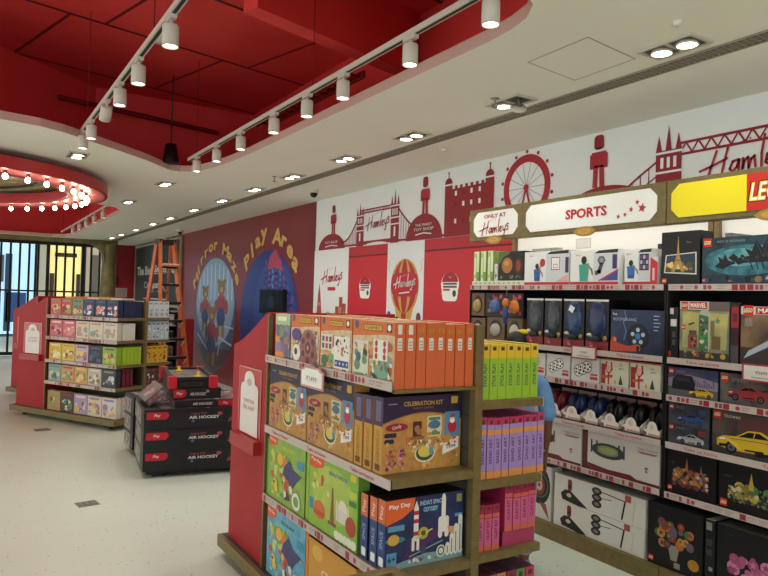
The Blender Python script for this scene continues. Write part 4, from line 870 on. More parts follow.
# ------------------------------------------------------------------ books on the far gondola
def fcart(name, label, cat, x, y, z, dims, body, cols, art, group):
    X, Y = far(x, y); return carton(name, label, cat, (X, Y, z), dims, body, cols, art, group, FR)
def cover(bg, cols, seed, n=14, size=.035, title=None, tc='#ffffff'):
    def fn(m, f, w, h):
        m.rect(f, 0, 0, w, h, mat(bg), .001); confetti(m, f, w*.06, h*.06, w*.94, h*.7, n, cols, size, seed, .002)
        m.rect(f, w*.15, h*.82, w*.85, h*.92, mat(title or cols[0]), .0022)
    return fn
GR = ('top','second','third','fourth','bottom')
rowsF = [
 (1.301, .205, [('coral storybook with a red figure','#c95a52',['#b02f38','#e0a08a','#d9c3a0','#7a8a4a']),('red storybook with an orange figure','#b8443f',['#d9863a','#e3c08a','#7a2a34','#8a9a5a']),('green and red storybook','#7a8a62',['#b0503a','#d9b08a','#4a6a4a']),
                ('navy storybook with a pink rabbit','#1f2c50',['#d9a0a0','#e8e0e0','#3a4a7a']),('navy storybook with a white cap figure','#1f2c50',['#e0c0b8','#d97a70','#3a4a7a']),('navy storybook with a pink pilot','#1f2c50',['#d98a86','#e8e0e0','#2f3f6a'])]),
 (1.036, .205, [('pink butterfly book','#c9636a',['#8a1f34','#d98a8a','#e8d0c8']),('second pink butterfly book','#c9636a',['#8a1f34','#d98a8a','#e8d0c8']),('cream animal book','#cfc4b4',['#b0988a','#8a9a8a','#c98a6a']),('second cream animal book','#cfc4b4',['#b0988a','#8a9a8a','#c98a6a']),('third cream animal book','#cfc6ba',['#b0988a','#c9a08a','#a89a8a'])]),
 (.751, .205, [('yellow cartoon chick book','#cfae3a',['#e3d36a','#a8703a','#d98a3a','#e8dcc4']),('pale yellow bear book','#d3b85a',['#8a5a34','#e0cf9a','#c9963a']),('lilac floral book','#c0a8b0',['#b86a8a','#8a9a6a','#d9c86a','#7a5a9a']),('dark navy night book','#2a2c40',['#3f4460','#50587a']),('green frog book','#8aae3e',['#5a8a3a','#c9b86a','#8a4a5a'])]),
 (.486, .205, [('teal leaf book','#8aa09a',['#3f6a6a','#c9c4a8','#5a8a84']),('orange floral book','#c9945a',['#b0503a','#5a9a8a','#d9b85a','#8a4a6a']),('peach jungle book','#c99a62',['#a8442f','#6a8a4a','#e0c08a']),('pale grey tree book','#b8b0a4',['#8a6a4a','#7a8a7a','#d9d0c4']),('black and white pattern book','#3a3a44',['#c9c9cc','#5a5a64','#8a8a90'])]),
 (.129, .235, [('brown bear picture book','#a8855a',['#7a4a2a','#d9c08a','#8a9a5a']),('dark green picture book','#4a3a30',['#4a8a6a','#c9c4a8','#8a2f2f']),('lilac picture book','#a890b0',['#c9b84a','#7a5a8a','#d9c8d0']),('large pale picture book of balloons','#cfc0a8',['#d9a04a','#8aa86a','#c96a6a','#8a7ab0']),('large pale picture book of flowers','#cfc4b8',['#c98a8a','#8a9ab8','#d9b05a','#8a7ab0'])]),
]
for ri, (z, h, books) in enumerate(rowsF):
    y = 1.255; n = len(books)
    w = .205 if ri == 0 else .245
    if ri == 4: w = .25
    for bi, (nm, bg, cols) in enumerate(books):
        d = .10
        fcart('storybook', f'{nm} on the {GR[ri]} shelf of the askew gondola', 'book', -.36+.0, y-w/2, z, (.07, w-.01, h), bg, {'+z': '#cfc4b4', '-y': bg}, [('-x', cover(bg, cols, ri*10+bi+60, title=cols[-1]))], f'books on the {GR[ri]} shelf of the askew gondola')
        y -= w
# depth of the rows seen at the open end
for k in range(3): fcart('storybook', f'{ORD[k]} plain navy box at the end of the top shelf, askew gondola', 'boxed book set', -.27+.09*k, .13, 1.301, (.086, .2, .195), '#1c2748', {'+z': '#2a3558'}, [], 'navy boxes at the end of the top shelf')
for k in range(5): fcart('activity_box', f'{ORD[k]} lime green boxed set on edge beside the green frog book', 'boxed book set', -.29+.055*k, .12, .751, (.05, .2, .205), '#9dbd2a', {'+z': '#b0cc4a'}, [], 'lime green boxes on edge')
for k in range(3): fcart('storybook', f'{ORD[k]} dark maroon book behind the black and white one', 'book', -.28+.055*k, .13, .486, (.045, .2, .215), '#6a2030', {'+z': '#b8a89a'}, [], 'maroon books on edge')
fcart('storybook', 'white edged stack end behind the cream animal book', 'boxed book set', -.24, .09, 1.036, (.16, .17, .20), '#c9c8bf', {}, [], None)
fcart('picture_book', 'pale picture book with coloured blobs facing the open end of the bottom deck', 'book', -.19, .06, .129, (.22, .06, .235), '#c9bfb4', {}, [('-y', cover('#c9bdb4', ['#c98a8a','#8a9ab8','#d9b05a','#8a7ab0'], 88))], 'picture books facing the open end')
fcart('picture_book', 'pale lilac picture book beside the post on the bottom deck', 'book', .16, .06, .129, (.26, .06, .24), '#c4b4b8', {}, [('-y', cover('#c9bdb8', ['#b88a9a','#8a9ab8','#d9b05a'], 89))], 'picture books facing the open end')
# things lying on top of the first row, and the wall-side rows
for k in range(5):
    fcart('storybook', f'{ORD[k]} {("yellow","orange","cream","tan","pale")[k]} book lying flat on the top row of the askew gondola', 'book', -.14, 1.1-.21*k, 1.508 if k < 4 else 1.508, (.2, .19, .02+.006*(k % 2)), ('#c9a03a','#c9763a','#d9cfb8','#b89a5a','#cfc4b0')[k], {}, [], 'books lying on the top row')
fcart('storybook', 'upright orange book block behind the top row of the askew gondola', 'boxed book set', -.15, .745, 1.301, (.26, .99, .206), '#8a5a3a', {'+z': '#b89a5a'}, [], None)
for k in range(4): fcart('storybook', f'{ORD[k]} white spined book on the ladder side of the askew gondola, top shelf', 'book', .075+.085*k, .14, 1.301, (.08, .24, .20), '#c9c9c9', {}, [('-y', cover('#c9ccd0', ['#8a9aa8','#a8a8b0'], 92, 5, .02))], 'white spined books')
for k in range(5): fcart('storybook', f'{ORD[k]} pale blue spined book on the ladder side of the askew gondola', 'book', .065+.07*k, .14, 1.031, (.065, .24, .225), '#a8b8c8', {}, [('-y', cover('#b8c4cf', ['#5a7a9a','#dcdcdc'], 93+k, 5, .02))], 'pale blue spined books')
for k in range(4): fcart('activity_box', f'{ORD[k]} yellow boxed toy on the ladder side of the askew gondola', 'boxed toy', .075+.085*k, .14, .751, (.08, .24, .205), '#d0a02a', {'+z': '#d8b43a'}, [('-y', cover('#d3a42c', ['#8a5a20','#b8861f','#4a3a2a'], 97+k, 5, .02))], 'yellow boxes on the ladder side')
for k in range(4): fcart('activity_box', f'{ORD[k]} dark boxed toy on the ladder side of the askew gondola', 'boxed toy', .075+.085*k, .14, .486, (.08, .24, .2), '#3a2c2c', {}, [('-y', cover('#4a3a38', ['#a03a3a','#c9c0b8'], 103+k, 5, .02))], 'dark boxes on the ladder side')
# ------------------------------------------------------------------ wall shelving
XF = 3.48
SHZ = (1.735, 1.315, 1.10, .83, .545)
def shelving(y1, y0, label, styles, seed, header):
    t = empty('product_shelving', (XF, (y0+y1)/2, 0)); tag(t, label, 'shelving unit', 'wall shelving units'); L = y1-y0; h = L/2
    m = MB(); m.box(.50, -h, .0, .53, h, 1.77, mat('#1d1a19', .6)); m.build('back_panel', t)
    m = MB(); m.box(.47, -h+.02, 1.77, .53, h-.02, 2.15, WHITE); f = Fr((.47, h-.02, 1.77), (0,-1,0), (0,0,1))
    m.rect(f, .66, .26, .80, .33, mat('#d3cfca'), .001); m.line(f, [(.66,.26),(.80,.26),(.80,.33),(.66,.33),(.66,.26)], .004, mat('#a8a49e'), .002); m.build('white_upper_panel', t)
    for y in (-h+.004, h-.004):
        m = MB(); m.box(.16, y-.004, .0, .50, y+.004, .50, mat('#1f1b19', .5)); m.box(.0, y-.004, .50, .50, y+.004, 1.733, mat('#1f1b19', .5)); m.box(.44, y-.004 if y < 0 else y-.03, 1.736, .47, y+.03 if y < 0 else y+.004, 2.15, GOLD); m.build('upright', t)
    m = MB(); m.box(-.02, -h, 0, .02, h, .105, GOLD); m.box(.02, -h, .085, .5, h, .105, mat('#b9b4a8', .5)); m.build('base_plinth', t)
    for i, z in enumerate(SHZ):
        m = MB(); m.box(.01, -h+.024, z-.03, .5, h-.024, z, mat('#2a2624', .5)); sh = m.build('shelf', t)
        strip_obj(L-.03, styles[i], seed+i, h=.036).build('price_strip', sh, (.0, 0, z-.034))
    # header: gold board with shaped panels
    m = MB(); m.box(-.02, -h, 2.085, .06, h, 2.335, GOLD); hd = m.build('header_board', t, bevel=.004)
    f = Fr((-.02, h, 2.085), (0,-1,0), (0,0,1)); header(f, hd, L)
    m = MB(); m.box(.08, -h+.05, 2.28, .14, h-.05, 2.31, emit('#fff6ea', 1.6)); m.box(.06, -h+.03, 2.31, .16, h-.03, 2.325, METAL); m.build('light_batten', t)
    A = bpy.data.lights.new('batten_light', 'AREA'); A.shape = 'RECTANGLE'; A.size = L-.1; A.size_y = .05; A.energy = 3.2*L; A.color = (1,.96,.9)
    o = bpy.data.objects.new('batten_light', A); COL.objects.link(o); o.parent = t; o.location = (.11, 0, 2.275); o.rotation_euler = (0, math.radians(-25), PI/2); o.rotation_euler = Matrix.Rotation(PI/2, 3, 'Z').to_euler()
    return t
def chamfer_panel(m, f, a0, b0, a1, b1, c, col):
    P = [(a0+c,b0),(a1-c,b0),(a1-c*.6,b0+c*.35),(a1,b0+c),(a1,b1-c),(a1-c*.35,b1-c*.6),(a1-c,b1),(a0+c,b1),(a0+c*.35,b1-c*.6),(a0,b1-c),(a0,b0+c),(a0+c*.6,b0+c*.35)]
    m.prism(f.sub(0,0,.006), P, .006, col)
def crest(f, a, parent):
    m = MB(); q = f.sub(a, .0, .012); P = [(.085*math.cos(k*PI/10)*(1.15 if k in (0,10) else 1), .032*math.sin(k*PI/10)) for k in range(20)]
    m.prism(q, P, .012, mat('#a8833c', .4, .3)); m.ell(q, 0, 0, .06, .018, mat('#c39a4e', .4), .001, 16); m.text(q, 'TOYS', 0, 0, mat('#7a5a24'), h=.014, l=.002); m.build('crest', parent)
RT = mat('#b3242e')
def hdr_sports(f, hd, L):
    m = MB(); chamfer_panel(m, f, .06, .03, .565, .222, .05, WHITE)
    q = f.sub(0,0,.007); m.text(q, 'ONLY AT', .315, .185, RT, w=.25, h=.03, bold=.02); script(m, q, .305, .092, .34, RT, .075, .001, .03); m.build('sign_panel', hd)
    m = MB(); chamfer_panel(m, f, .655, .03, 1.755, .222, .05, WHITE)
    m.text(q, 'SPORTS', 1.215, .122, RT, w=.35, h=.066, bold=.035)
    for a, b, r in ((1.48,.072,.017),(1.53,.08,.016),(1.575,.108,.019),(1.62,.148,.018),(1.655,.11,.032)): m.star(q, a, b, r, RT, .001, .2)
    m.build('sign_panel', hd); crest(f, .31, hd); crest(f, 1.21, hd)
def hdr_yellow(f, hd, L):
    m = MB(); chamfer_panel(m, f, .035, .03, 1.72, .222, .05, mat('#e9d41f', .4)); q = f.sub(0,0,.007)
    m.rect(q, .482, .03, .742, .222, mat('#c9281f'), .001)
    m.text(q, 'LEGO', .612, .126, mat('#17120f'), w=.235, h=.11, l=.0014, bold=.06, shear=.15); m.text(q, 'LEGO', .612, .126, mat('#eed32a'), w=.22, h=.10, l=.0018, bold=.04, shear=.15); m.text(q, 'LEGO', .612, .126, mat('#f4f2ea'), w=.205, h=.088, l=.0022, shear=.15)
    m.build('sign_panel', hd); crest(f, .62, hd)
shelving(4.362, 2.55, 'shelving section under the white Sports header sign', ('block','text','block','text','block'), 71, hdr_sports)
shelving(2.544, .74, 'shelving section under the yellow header sign', ('block','text','block','text','block'), 81, hdr_yellow)
XP = XF+.012
def U(name, label, cat, yl, yr, z0, z1, d, body, cols=None, art=(), group=None, rz=0, xo=0):
    return carton(name, label, cat, (XP+xo+d/2, (yl+yr)/2, z0+.001), (d, yl-yr-.006, z1-z0-.001), body, cols, [('-x', a) for a in art], group, rz)
def R(*a): return lambda m, f, w, h: m.rect(f, w*a[0], h*a[1], w*a[2], h*a[3], mat(a[4]), .001 if len(a) < 6 else a[5])
Z1 = SHZ[0]
# --- top shelf
t = empty('shelf_riser', (XP+.14, 4.045, Z1+.001)); tag(t, 'white display riser tray under the green tubes at the end of the top shelf', 'riser tray')
m = MB(); m.box(-.14, -.305, 0, .14, .305, .034, mat('#dcdccf')); f = Fr((-.14,.305,0),(0,-1,0),(0,0,1)); m.rect(f, .005, .006, .6, .028, mat('#cdd3b4'), .001)
for k in range(10): m.ell(f, .05+.055*k, .017, .012, .007, mat('#8aa85a'), .0016, 8)
m.build('tray', t)
zr = Z1+.036
for k in range(3):
    U('toy_carton', f'{ORD[k]} pale green and white upright carton on the end riser', 'boxed toy', 4.335-.085*k, 4.268-.085*k, zr, 2.005, .2, '#d3dcb4', {'-y': '#8aa05a'}, [R(.0,.1,.55,.95,'#a3bf62'), R(.1,.2,.35,.8,'#dfe6c8',.0014), R(.55,.0,1,.3,'#7a9a4a',.0014)], 'pale green cartons on the riser')
U('toy_carton', 'small white carton with dark dots beside the pale green ones', 'boxed toy', 4.085, 4.045, zr, 1.90, .12, '#d8d4cc', {}, [lambda m, f, w, h: confetti(m, f, .004, .01, w-.004, h-.01, 9, ['#2c2c30','#b04a4a'], .008, 4)])
def art_ballbox(m, f, w, h):
    m.rect(f, 0, 0, w, h, mat('#181816'), .001); m.poly(f, [(0,h*.55),(0,h),(w*.5,h),(w*.25,h*.75)], mat('#4a6a34'), .0014); m.ell(f, w*.36, h*.5, w*.27, h*.38, mat('#241c18'), .0018); m.ell(f, w*.36, h*.52, w*.21, h*.27, mat('#a86a34'), .0022); m.ell(f, w*.34, h*.6, w*.1, h*.09, mat('#c98a4a'), .0026)
    m.ell(f, w*.80, h*.5, w*.17, h*.32, mat('#3a1f1a'), .0018); m.ell(f, w*.8, h*.5, w*.09, h*.2, mat('#8a3a24'), .0022); confetti(m, f, w*.05, h*.03, w*.95, h*.2, 8, ['#3a5a34','#6a6a5a'], .015, 6, .002)
U('ball_set_box', 'dark boxed ball set with an orange ball window on the end riser', 'boxed ball', 4.04, 3.755, zr, 1.99, .2, '#1c1a18', {'+z': '#8a8878'}, [art_ballbox])
for k in range(4): U('rolled_net', f'{ORD[k]} pale rolled tube lying behind the dark ball set box', 'tube', 3.99-.07*k, 3.925-.07*k, Z1, 2.03, .05, '#a8a89a', {}, [R(0,.8,1,1,'#8a8a7a')], 'pale tubes behind the ball set', xo=.30)
def person_fig(m, f, x, z, k, shirt, pants, l=.003):
    sk = mat('#a8785a'); m.poly(f, [(x-.025*k,z+.02*k),(x-.03*k,z+.075*k),(x+.03*k,z+.08*k),(x+.026*k,z+.02*k)], mat(shirt), l); m.rect(f, x-.024*k, z, x+.025*k, z+.024*k, mat(pants), l+.0002)
    m.ell(f, x, z+.095*k, .016*k, .019*k, mat('#2a1c18'), l+.0004, 12); m.line(f, [(x+.025*k,z+.07*k),(x+.045*k,z+.05*k),(x+.05*k,z+.03*k)], .009*k, sk, l+.0003)
def art_hoop(kind):
    def fn(m, f, w, h):
        m.rect(f, 0, 0, w, h, mat('#e0dfdc'), .0008); m.rect(f, 0, 0, w, h*.09, mat('#c02a38'), .0012)
        m.rect(f, w*.5, h*.12, w*.99, h*.88, mat('#c9cbcf'), .0012); m.poly(f, [(w*.5,h*.9),(w*.98,h*.9),(w*.99,h),(w*.6,h*.98)], mat('#2a2a30'), .0014)
        m.text(f, 'Sport', w*.16, h*.87, RT, h=h*.07, l=.0016)
        if kind == 0:
            person_fig(m, f, w*.30, h*.12, 1.1, '#2f58a0', '#2a4a8a'); m.ell(f, w*.42, h*.66, .026, .03, mat('#a83a34'), .0026, 12); m.line(f, [(w*.33,h*.45),(w*.40,h*.6)], .012, mat('#a8785a'), .0025)
            m.rect(f, w*.62, h*.45, w*.80, h*.80, mat('#e6e6e6'), .0016); m.line(f, [(w*.62,h*.45),(w*.8,h*.45),(w*.8,h*.8),(w*.62,h*.8),(w*.62,h*.45)], .005, mat('#8a3038'), .002); m.line(f, [(w*.67,h*.5),(w*.75,h*.5),(w*.75,h*.6),(w*.67,h*.6),(w*.67,h*.5)], .004, mat('#b04048'), .002)
            m.poly(f, [(w*.72,h*.1),(w*.99,h*.1),(w*.99,h*.32)], mat('#d8a0a0'), .0018); m.rect(f, w*.92, h*.35, w*.99, h*.8, mat('#3a3560'), .002)
        elif kind == 1:
            person_fig(m, f, w*.30, h*.11, 1.45, '#3f9a86', '#3f9a86'); m.ell(f, w*.66, h*.70, w*.085, h*.13, mat('#54545c'), .002, 6); m.ell(f, w*.66, h*.70, w*.05, h*.08, mat('#8a8a92'), .0022, 6); m.line(f, [(w*.66,h*.58),(w*.62,h*.38),(w*.56,h*.34)], .03, mat('#4a4a50'), .002)
            m.poly(f, [(w*.62,h*.12),(w*.99,h*.12),(w*.99,h*.42)], mat('#4a4a8a'), .0018); m.line(f, [(w*.62,h*.12),(w*.99,h*.42)], .01, mat('#b03a4a'), .002); m.rect(f, w*.88, h*.45, w*.97, h*.85, mat('#3a3560'), .002)
        else:
            person_fig(m, f, w*.25, h*.18, 1.0, '#3a6ab0', '#34558a'); m.rect(f, w*.56, h*.4, w*.9, h*.86, mat('#332f4a'), .002)
            for a in range(3):
                for b in range(3): m.rect(f, w*(.59+.105*a), h*(.44+.14*b), w*(.67+.105*a), h*(.54+.14*b), mat('#b8b4bc' if (a+b) % 2 else '#6a4a6a'), .0024)
    return fn
U('sports_game_box', 'white boxed basketball game with a player in blue', 'boxed game', 3.75, 3.312, Z1, 1.975, .16, '#d8d6d2', {'+z': '#3a3a3e'}, [art_hoop(0)], 'white boxed sports games')
U('sports_game_box', 'white boxed sports game with a player in a green shirt', 'boxed game', 3.306, 2.90, Z1, 1.962, .16, '#d8d6d2', {'+z': '#3a3a3e'}, [art_hoop(1)], 'white boxed sports games')
U('sports_game_box', 'white boxed target game beside the tall black box', 'boxed game', 2.885, 2.68, Z1, 1.955, .16, '#d8d6d2', {'+z': '#3a3a3e'}, [art_hoop(2)], 'white boxed sports games', xo=.03)
U('sports_game_box', 'dark box standing behind the white target game', 'boxed game', 2.79, 2.60, Z1, 2.0, .1, '#2f2d33', {}, [R(.1,.6,.9,.9,'#4a4652')], None, xo=.22)
U('sports_game_box', 'red edged white box end beside the tall black box', 'boxed game', 2.672, 2.615, Z1, 1.90, .18, '#cfc8c4', {}, [lambda m, f, w, h: (m.poly(f, [(0,0),(w,0),(w,h*.8),(0,h)], mat('#c0303c'), .001), m.rect(f, w*.3, h*.15, w*.6, h*.6, mat('#e0b0b0'), .0014))])
BK = '#171517'
def art_eiffel(m, f, w, h):
    m.rect(f, 0, 0, w, h, mat(BK), .0008); m.poly(f, [(w*.08,h*.22),(w*.93,h*.18),(w*.92,h*.60),(w*.12,h*.56)], mat('#d8d4c8'), .0012); m.poly(f, [(w*.11,h*.24),(w*.90,h*.205),(w*.89,h*.58),(w*.145,h*.545)], mat('#2f3a52'), .0015)
    confetti(m, f, w*.12, h*.24, w*.88, h*.44, 34, ['#c9a04a','#8a6a34','#5a4a2a','#e0c07a','#3a4a3a'], .02, 7, .0018)
    g = mat('#b08a48'); m.poly(f, [(w*.28,h*.24),(w*.42,h*.55),(w*.445,h*.84),(w*.465,h*.84),(w*.49,h*.55),(w*.62,h*.24),(w*.54,h*.24),(w*.455,h*.40),(w*.37,h*.24)], g, .0032); m.rect(f, w*.38, h*.44, w*.53, h*.47, mat('#8a6a34'), .0034); m.line(f, [(w*.455,h*.84),(w*.455,h*.90)], .003, g, .0033)
    m.text(f, 'Paris', w*.72, h*.79, mat('#8a8478'), h=h*.035); lego_logo(m, f, w*.09, h*.07, w*.12)
def art_dragon(m, f, w, h):
    m.rect(f, 0, 0, w, h, pm('#101a22', '#234452', 9), .0008); m.ell(f, w*.40, h*.5, w*.38, h*.32, pm('#1f4c58', '#3c8290', 16), .001, 28); m.ell(f, w*.36, h*.56, w*.22, h*.19, pm('#3a7a86', '#74b0b4', 20), .0012, 24)
    m.rect(f, 0, 0, w, h*.13, mat('#20304a'), .0014); d = mat('#15181c')
    m.poly(f, [(w*.30,h*.50),(w*.36,h*.56),(w*.44,h*.58),(w*.40,h*.74),(w*.46,h*.68),(w*.50,h*.90),(w*.55,h*.74),(w*.60,h*.94),(w*.63,h*.76),(w*.70,h*.90),(w*.71,h*.72),(w*.80,h*.82),(w*.76,h*.64),(w*.86,h*.62),(w*.74,h*.54),(w*.66,h*.46),(w*.52,h*.44),(w*.40,h*.44),(w*.34,h*.40)], d, .0018)
    m.poly(f, [(w*.25,h*.56),(w*.30,h*.64),(w*.33,h*.58),(w*.36,h*.50),(w*.30,h*.46)], d, .0019); m.poly(f, [(w*.12,h*.38),(w*.17,h*.46),(w*.15,h*.60),(w*.20,h*.52),(w*.22,h*.64),(w*.25,h*.50),(w*.33,h*.44),(w*.25,h*.38),(w*.20,h*.32)], d, .0019)
    for a_, b_ in ((.5,.86),(.6,.9),(.7,.86)): m.line(f, [(w*.56,h*.55),(w*a_,h*b_)], .003, mat('#3a4a50'), .002)
    confetti(m, f, w*.36, h*.46, w*.72, h*.62, 12, ['#2c343a','#3f5a60','#0e1012'], .012, 44, .0021)
    for k in range(6): m.line(f, [(w*(.45+.05*k),h*.46),(w*(.47+.05*k),h*.30)], .006, d, .0019)
    m.poly(f, [(w*.72,h*.96),(w*.80,h*.9),(w*.84,h*.7),(w*.82,h*.4),(w*.72,h*.24),(w*.64,h*.2),(w*.70,h*.17),(w*.82,h*.24),(w*.90,h*.44),(w*.90,h*.75),(w*.84,h*.95)], mat('#a89468'), .0022); m.ell(f, w*.82, h*.5, w*.03, h*.04, mat('#b03a34'), .0026, 10)
    confetti(m, f, w*.02, h*.02, w*.98, h*.22, 24, ['#3a4a5a','#8a6a4a','#2a3a4a','#b8b0a0','#14161a'], .02, 9, .0026)
    lego_logo(m, f, w*.05, h*.9, w*.075); m.text(f, 'NIGHT OF THE DRAGON', w*.27, h*.91, mat('#8a9aa0'), w=w*.26, h=h*.05); lego_logo(m, f, w*.025, h*.09, w*.035)
U('brick_set_box', 'tall black building set box with a golden tower picture', 'boxed building set', 2.597, 2.345, Z1, 2.04, .12, BK, {'+z': '#2a282a'}, [art_eiffel], 'boxed building sets')
U('brick_set_box', 'wide teal building set box with a dark dragon', 'boxed building set', 2.335, 1.72, Z1, 1.99, .12, '#16222c', {'+z': '#55555a'}, [art_dragon], 'boxed building sets')
for k in range(5): U('brick_set_box', f'{ORD[k]} grey box edge standing behind the dragon set', 'boxed building set', 2.33-.045*k, 2.288-.045*k, Z1, 2.035-.008*k, .1, '#6a6a68', {}, [], 'grey box edges behind the dragon set', xo=.2)
U('brick_set_box', 'dark building set box on the top shelf past the dragon set', 'boxed building set', 1.70, 1.2, Z1, 2.0, .12, '#20222a', {}, [lambda m, f, w, h: confetti(m, f, .02, .02, w-.02, h-.02, 20, ['#3a4a6a','#8a4a3a','#c9b06a'], .04, 10)], 'boxed building sets')
# --- balls at the left bay
BR = '#6b5138'
def ball_box(label, yl, yr, z0, z1, body, ballc, art=None, oval=True):
    t = empty('ball_box', (XP+.09, (yl+yr)/2, z0+.001)); tag(t, label, 'boxed ball', 'boxed balls in the end bay'); w, h = yl-yr-.008, z1-z0
    def a(m, f, ww, hh):
        if art: art(m, f, ww, hh)
        if oval: m.ell(f, ww/2, hh*.5, ww*.34, hh*.40, mat('#2a1f18'), .001, 20)
    carton_mb(.18, w, h, body, {}, [('-x', a)]).build('carton', t)
    m = MB(); m.ball((-.09, 0, h*.45), .035, w*.27, h*.29, mat(ballc, .35), 16); b = m.build('ball', t); return t
dk = lambda m, f, w, h: (m.rect(f, 0, 0, w, h, mat('#16161c'), .0006), confetti(m, f, .01, .01, w-.01, h-.01, 14, ['#b0303a','#26304a','#c05a5a','#1a1a20'], .022, 14))
Z2 = SHZ[1]
ball_box('brown boxed grey ball below the tan ball box in the end bay', 4.355, 4.175, Z2, 1.478, BR, '#9a968c')
ball_box('brown boxed pale ball, middle of the lower row in the end bay', 4.155, 3.945, Z2, 1.49, BR, '#b3aca0')
ball_box('brown boxed white ball beside the dome toys', 3.925, 3.755, Z2, 1.49, BR, '#bdb8ae')
ball_box('brown boxed tan ball, upper row corner of the end bay', 4.354, 4.19, 1.494, 1.675, BR, '#b0935a')
ball_box('dark red and black boxed ball with a blue ball', 4.18, 3.95, 1.494, 1.675, '#17171c', '#4a6a9a', dk, False)
ball_box('dark red and black boxed ball with an orange ball', 3.935, 3.75, 1.494, 1.675, '#17171c', '#d07a2a', dk, False)
t = empty('hanging_figure_toy', (XP-.075, 3.86, 1.47)); tag(t, 'orange and blue toy figure hanging in front of the boxed balls', 'toy figure')
m = MB(); m.ball((0,0,.135), .022, .028, .034, mat('#d4762a'), 14); m.build('head', t); m = MB(); m.lathe([(0,-.02),(.014,-.02),(.02,.03),(.017,.1),(0,.105)], mat('#2a4a86'), n=12); m.build('body', t); m = MB(); m.tube([(0,0,.18),(.012,0,.225)], .003, METAL); m.build('hook', t)
# --- dome toys
def dome_toy(label, yl, yr, win):
    t = empty('dome_toy_box', (XP+.1, (yl+yr)/2, Z2+.001)); tag(t, label, 'boxed toy', 'black boxed dome toys'); w = yl-yr-.006
    def a(m, f, ww, h):
        m.rect(f, 0, 0, ww, h*.17, mat('#8a1f28'), .001); m.ell(f, ww*.25, h*.1, ww*.1, ww*.08, mat('#b8404a'), .0014, 9)
        m.rrect(f, ww*.14, h*.20, ww*.86, h*.97, ww*.3, mat('#202228'), .0012); m.rect(f, 0, h*.96, ww, h, mat('#d8d4cc'), .0016)
        m.text(f, 'Play', ww*.3, h*.06, WHITE, h=h*.04, l=.0018)
    carton_mb(.2, w, .325, '#17161a', {}, [('-x', a)]).build('carton', t)
    m = MB(); prof = [(math.sin(PI*j/10), -math.cos(PI*j/10)) for j in range(11)]; m.lathe(prof, mottled('dome_'+win, win, '#1c2a40' if win != '#434b52' else '#2c3034', 30, .3), (-.1, 0, .19), 20, Matrix.Diagonal((.022, w*.40, .125))); m.build('dome', t)
    m = MB(); m.lathe([(0,0),(.03,0),(.036,.02),(.02,.035),(0,.035)], mat('#26262c'), (-.108,0,.055), 14); m.build('stand', t)
    m = MB(); m.lathe([(0,-.006),(.016,-.006),(.016,.0),(0,.0)], mat('#b08a4a', .4, .4), (-.101, -w*.36, .078), 14, Matrix.Rotation(PI/2, 3, 'Y')); m.build('seal', t); m = MB(); m.ball((-.1, w*.3, .095), .012, .03, .012, mat('#cfcac0'), 10); m.build('white_cap', t)
for i, (yl, yr, c, n) in enumerate(((3.715,3.545,'#434b52','grey dome toy box beside the boxed balls'),(3.535,3.37,'#434b52','second grey dome toy box'),(3.355,3.17,'#34507c','blue dome toy box with a white sticker'),(3.16,2.968,'#2b3868','dark blue dome toy box beside the wheel game'))): dome_toy(n, yl, yr, c)
tagm = MB(); tagm.box(-.004, -.02, -.02, 0, .02, .02, WHITE, Matrix.Rotation(.5, 4, 'X')); tag(tagm.build('sticker', loc=(XP-.034, 3.25, 1.575)), 'small white square sticker on the blue dome toy', 'sticker')
def art_boom(m, f, w, h):
    m.rect(f, 0, 0, w, h, pm('#18213a', '#2c3a5c', 9), .0008); m.poly(f, [(w*.1,h*.3),(w*.5,h*.95),(w*.9,h*.9),(w*.6,h*.2)], mat('#26365a'), .001); m.line(f, [(w*.26,h*.98),(w*.30,h*.8),(w*.24,h*.72),(w*.3,h*.5),(w*.26,h*.3)], .005, mat('#6a86c0'), .0014)
    m.text(f, 'Fun', w*.08, h*.9, WHITE, h=h*.06); m.text(f, 'BOOMERANG', w*.27, h*.78, mat('#a8b4c8'), w=w*.44, h=h*.07)
    m.ell(f, w*.52, h*.40, w*.2, h*.29, mat('#17181e'), .0018, 26); m.ell(f, w*.52, h*.40, w*.17, h*.25, mat('#24262e'), .002, 26)
    for k in range(5):
        q = k*2*PI/5+.3; m.ell(f, w*.52+w*.1*math.cos(q), h*.40+h*.15*math.sin(q), w*.036, h*.05, mat('#a8c0d0'), .0024, 10)
    m.ell(f, w*.52, h*.4, w*.05, h*.075, mat('#3a7ac0'), .0026, 12)
    m.poly(f, [(0,h*.02),(0,h*.24),(w*.04,h*.36),(w*.1,h*.36),(w*.13,h*.22),(w*.34,h*.16),(w*.5,h*.22),(w*.5,h*.05)], mat('#c04a34'), .0028); m.ell(f, w*.09, h*.3, w*.03, h*.05, mat('#d98a6a'), .003, 9); m.ring(f, w*.52, h*.13, w*.04, w*.055, mat('#b8704a'), .003, 16, -1, 2.2)
    for k in range(5): m.rect(f, w*.80, h*(.55+.08*k), w*(.88+.02*(k % 3)), h*(.57+.08*k), mat('#a8b0c0'), .0014)
U('wheel_game_box', 'wide navy boxed throwing game with a dark wheel', 'boxed game', 2.955, 2.556, Z2, 1.58, .1, '#1d2740', {'+z': '#c9c9cc'}, [art_boom])
U('brick_set_box', 'black building set spine with a white square beside the skyscraper box', 'boxed building set', 2.538, 2.473, Z2, 1.605, .2, '#16161a', {}, [R(.12,.86,.5,.98,'#c9c6c0'), R(.2,.62,.85,.76,'#d0ccc6'), R(.4,.4,.75,.52,'#4a4a50'), R(.4,.25,.75,.36,'#4a4a50'), R(.0,.02,.3,.12,'#b8302c')], 'boxed building sets')
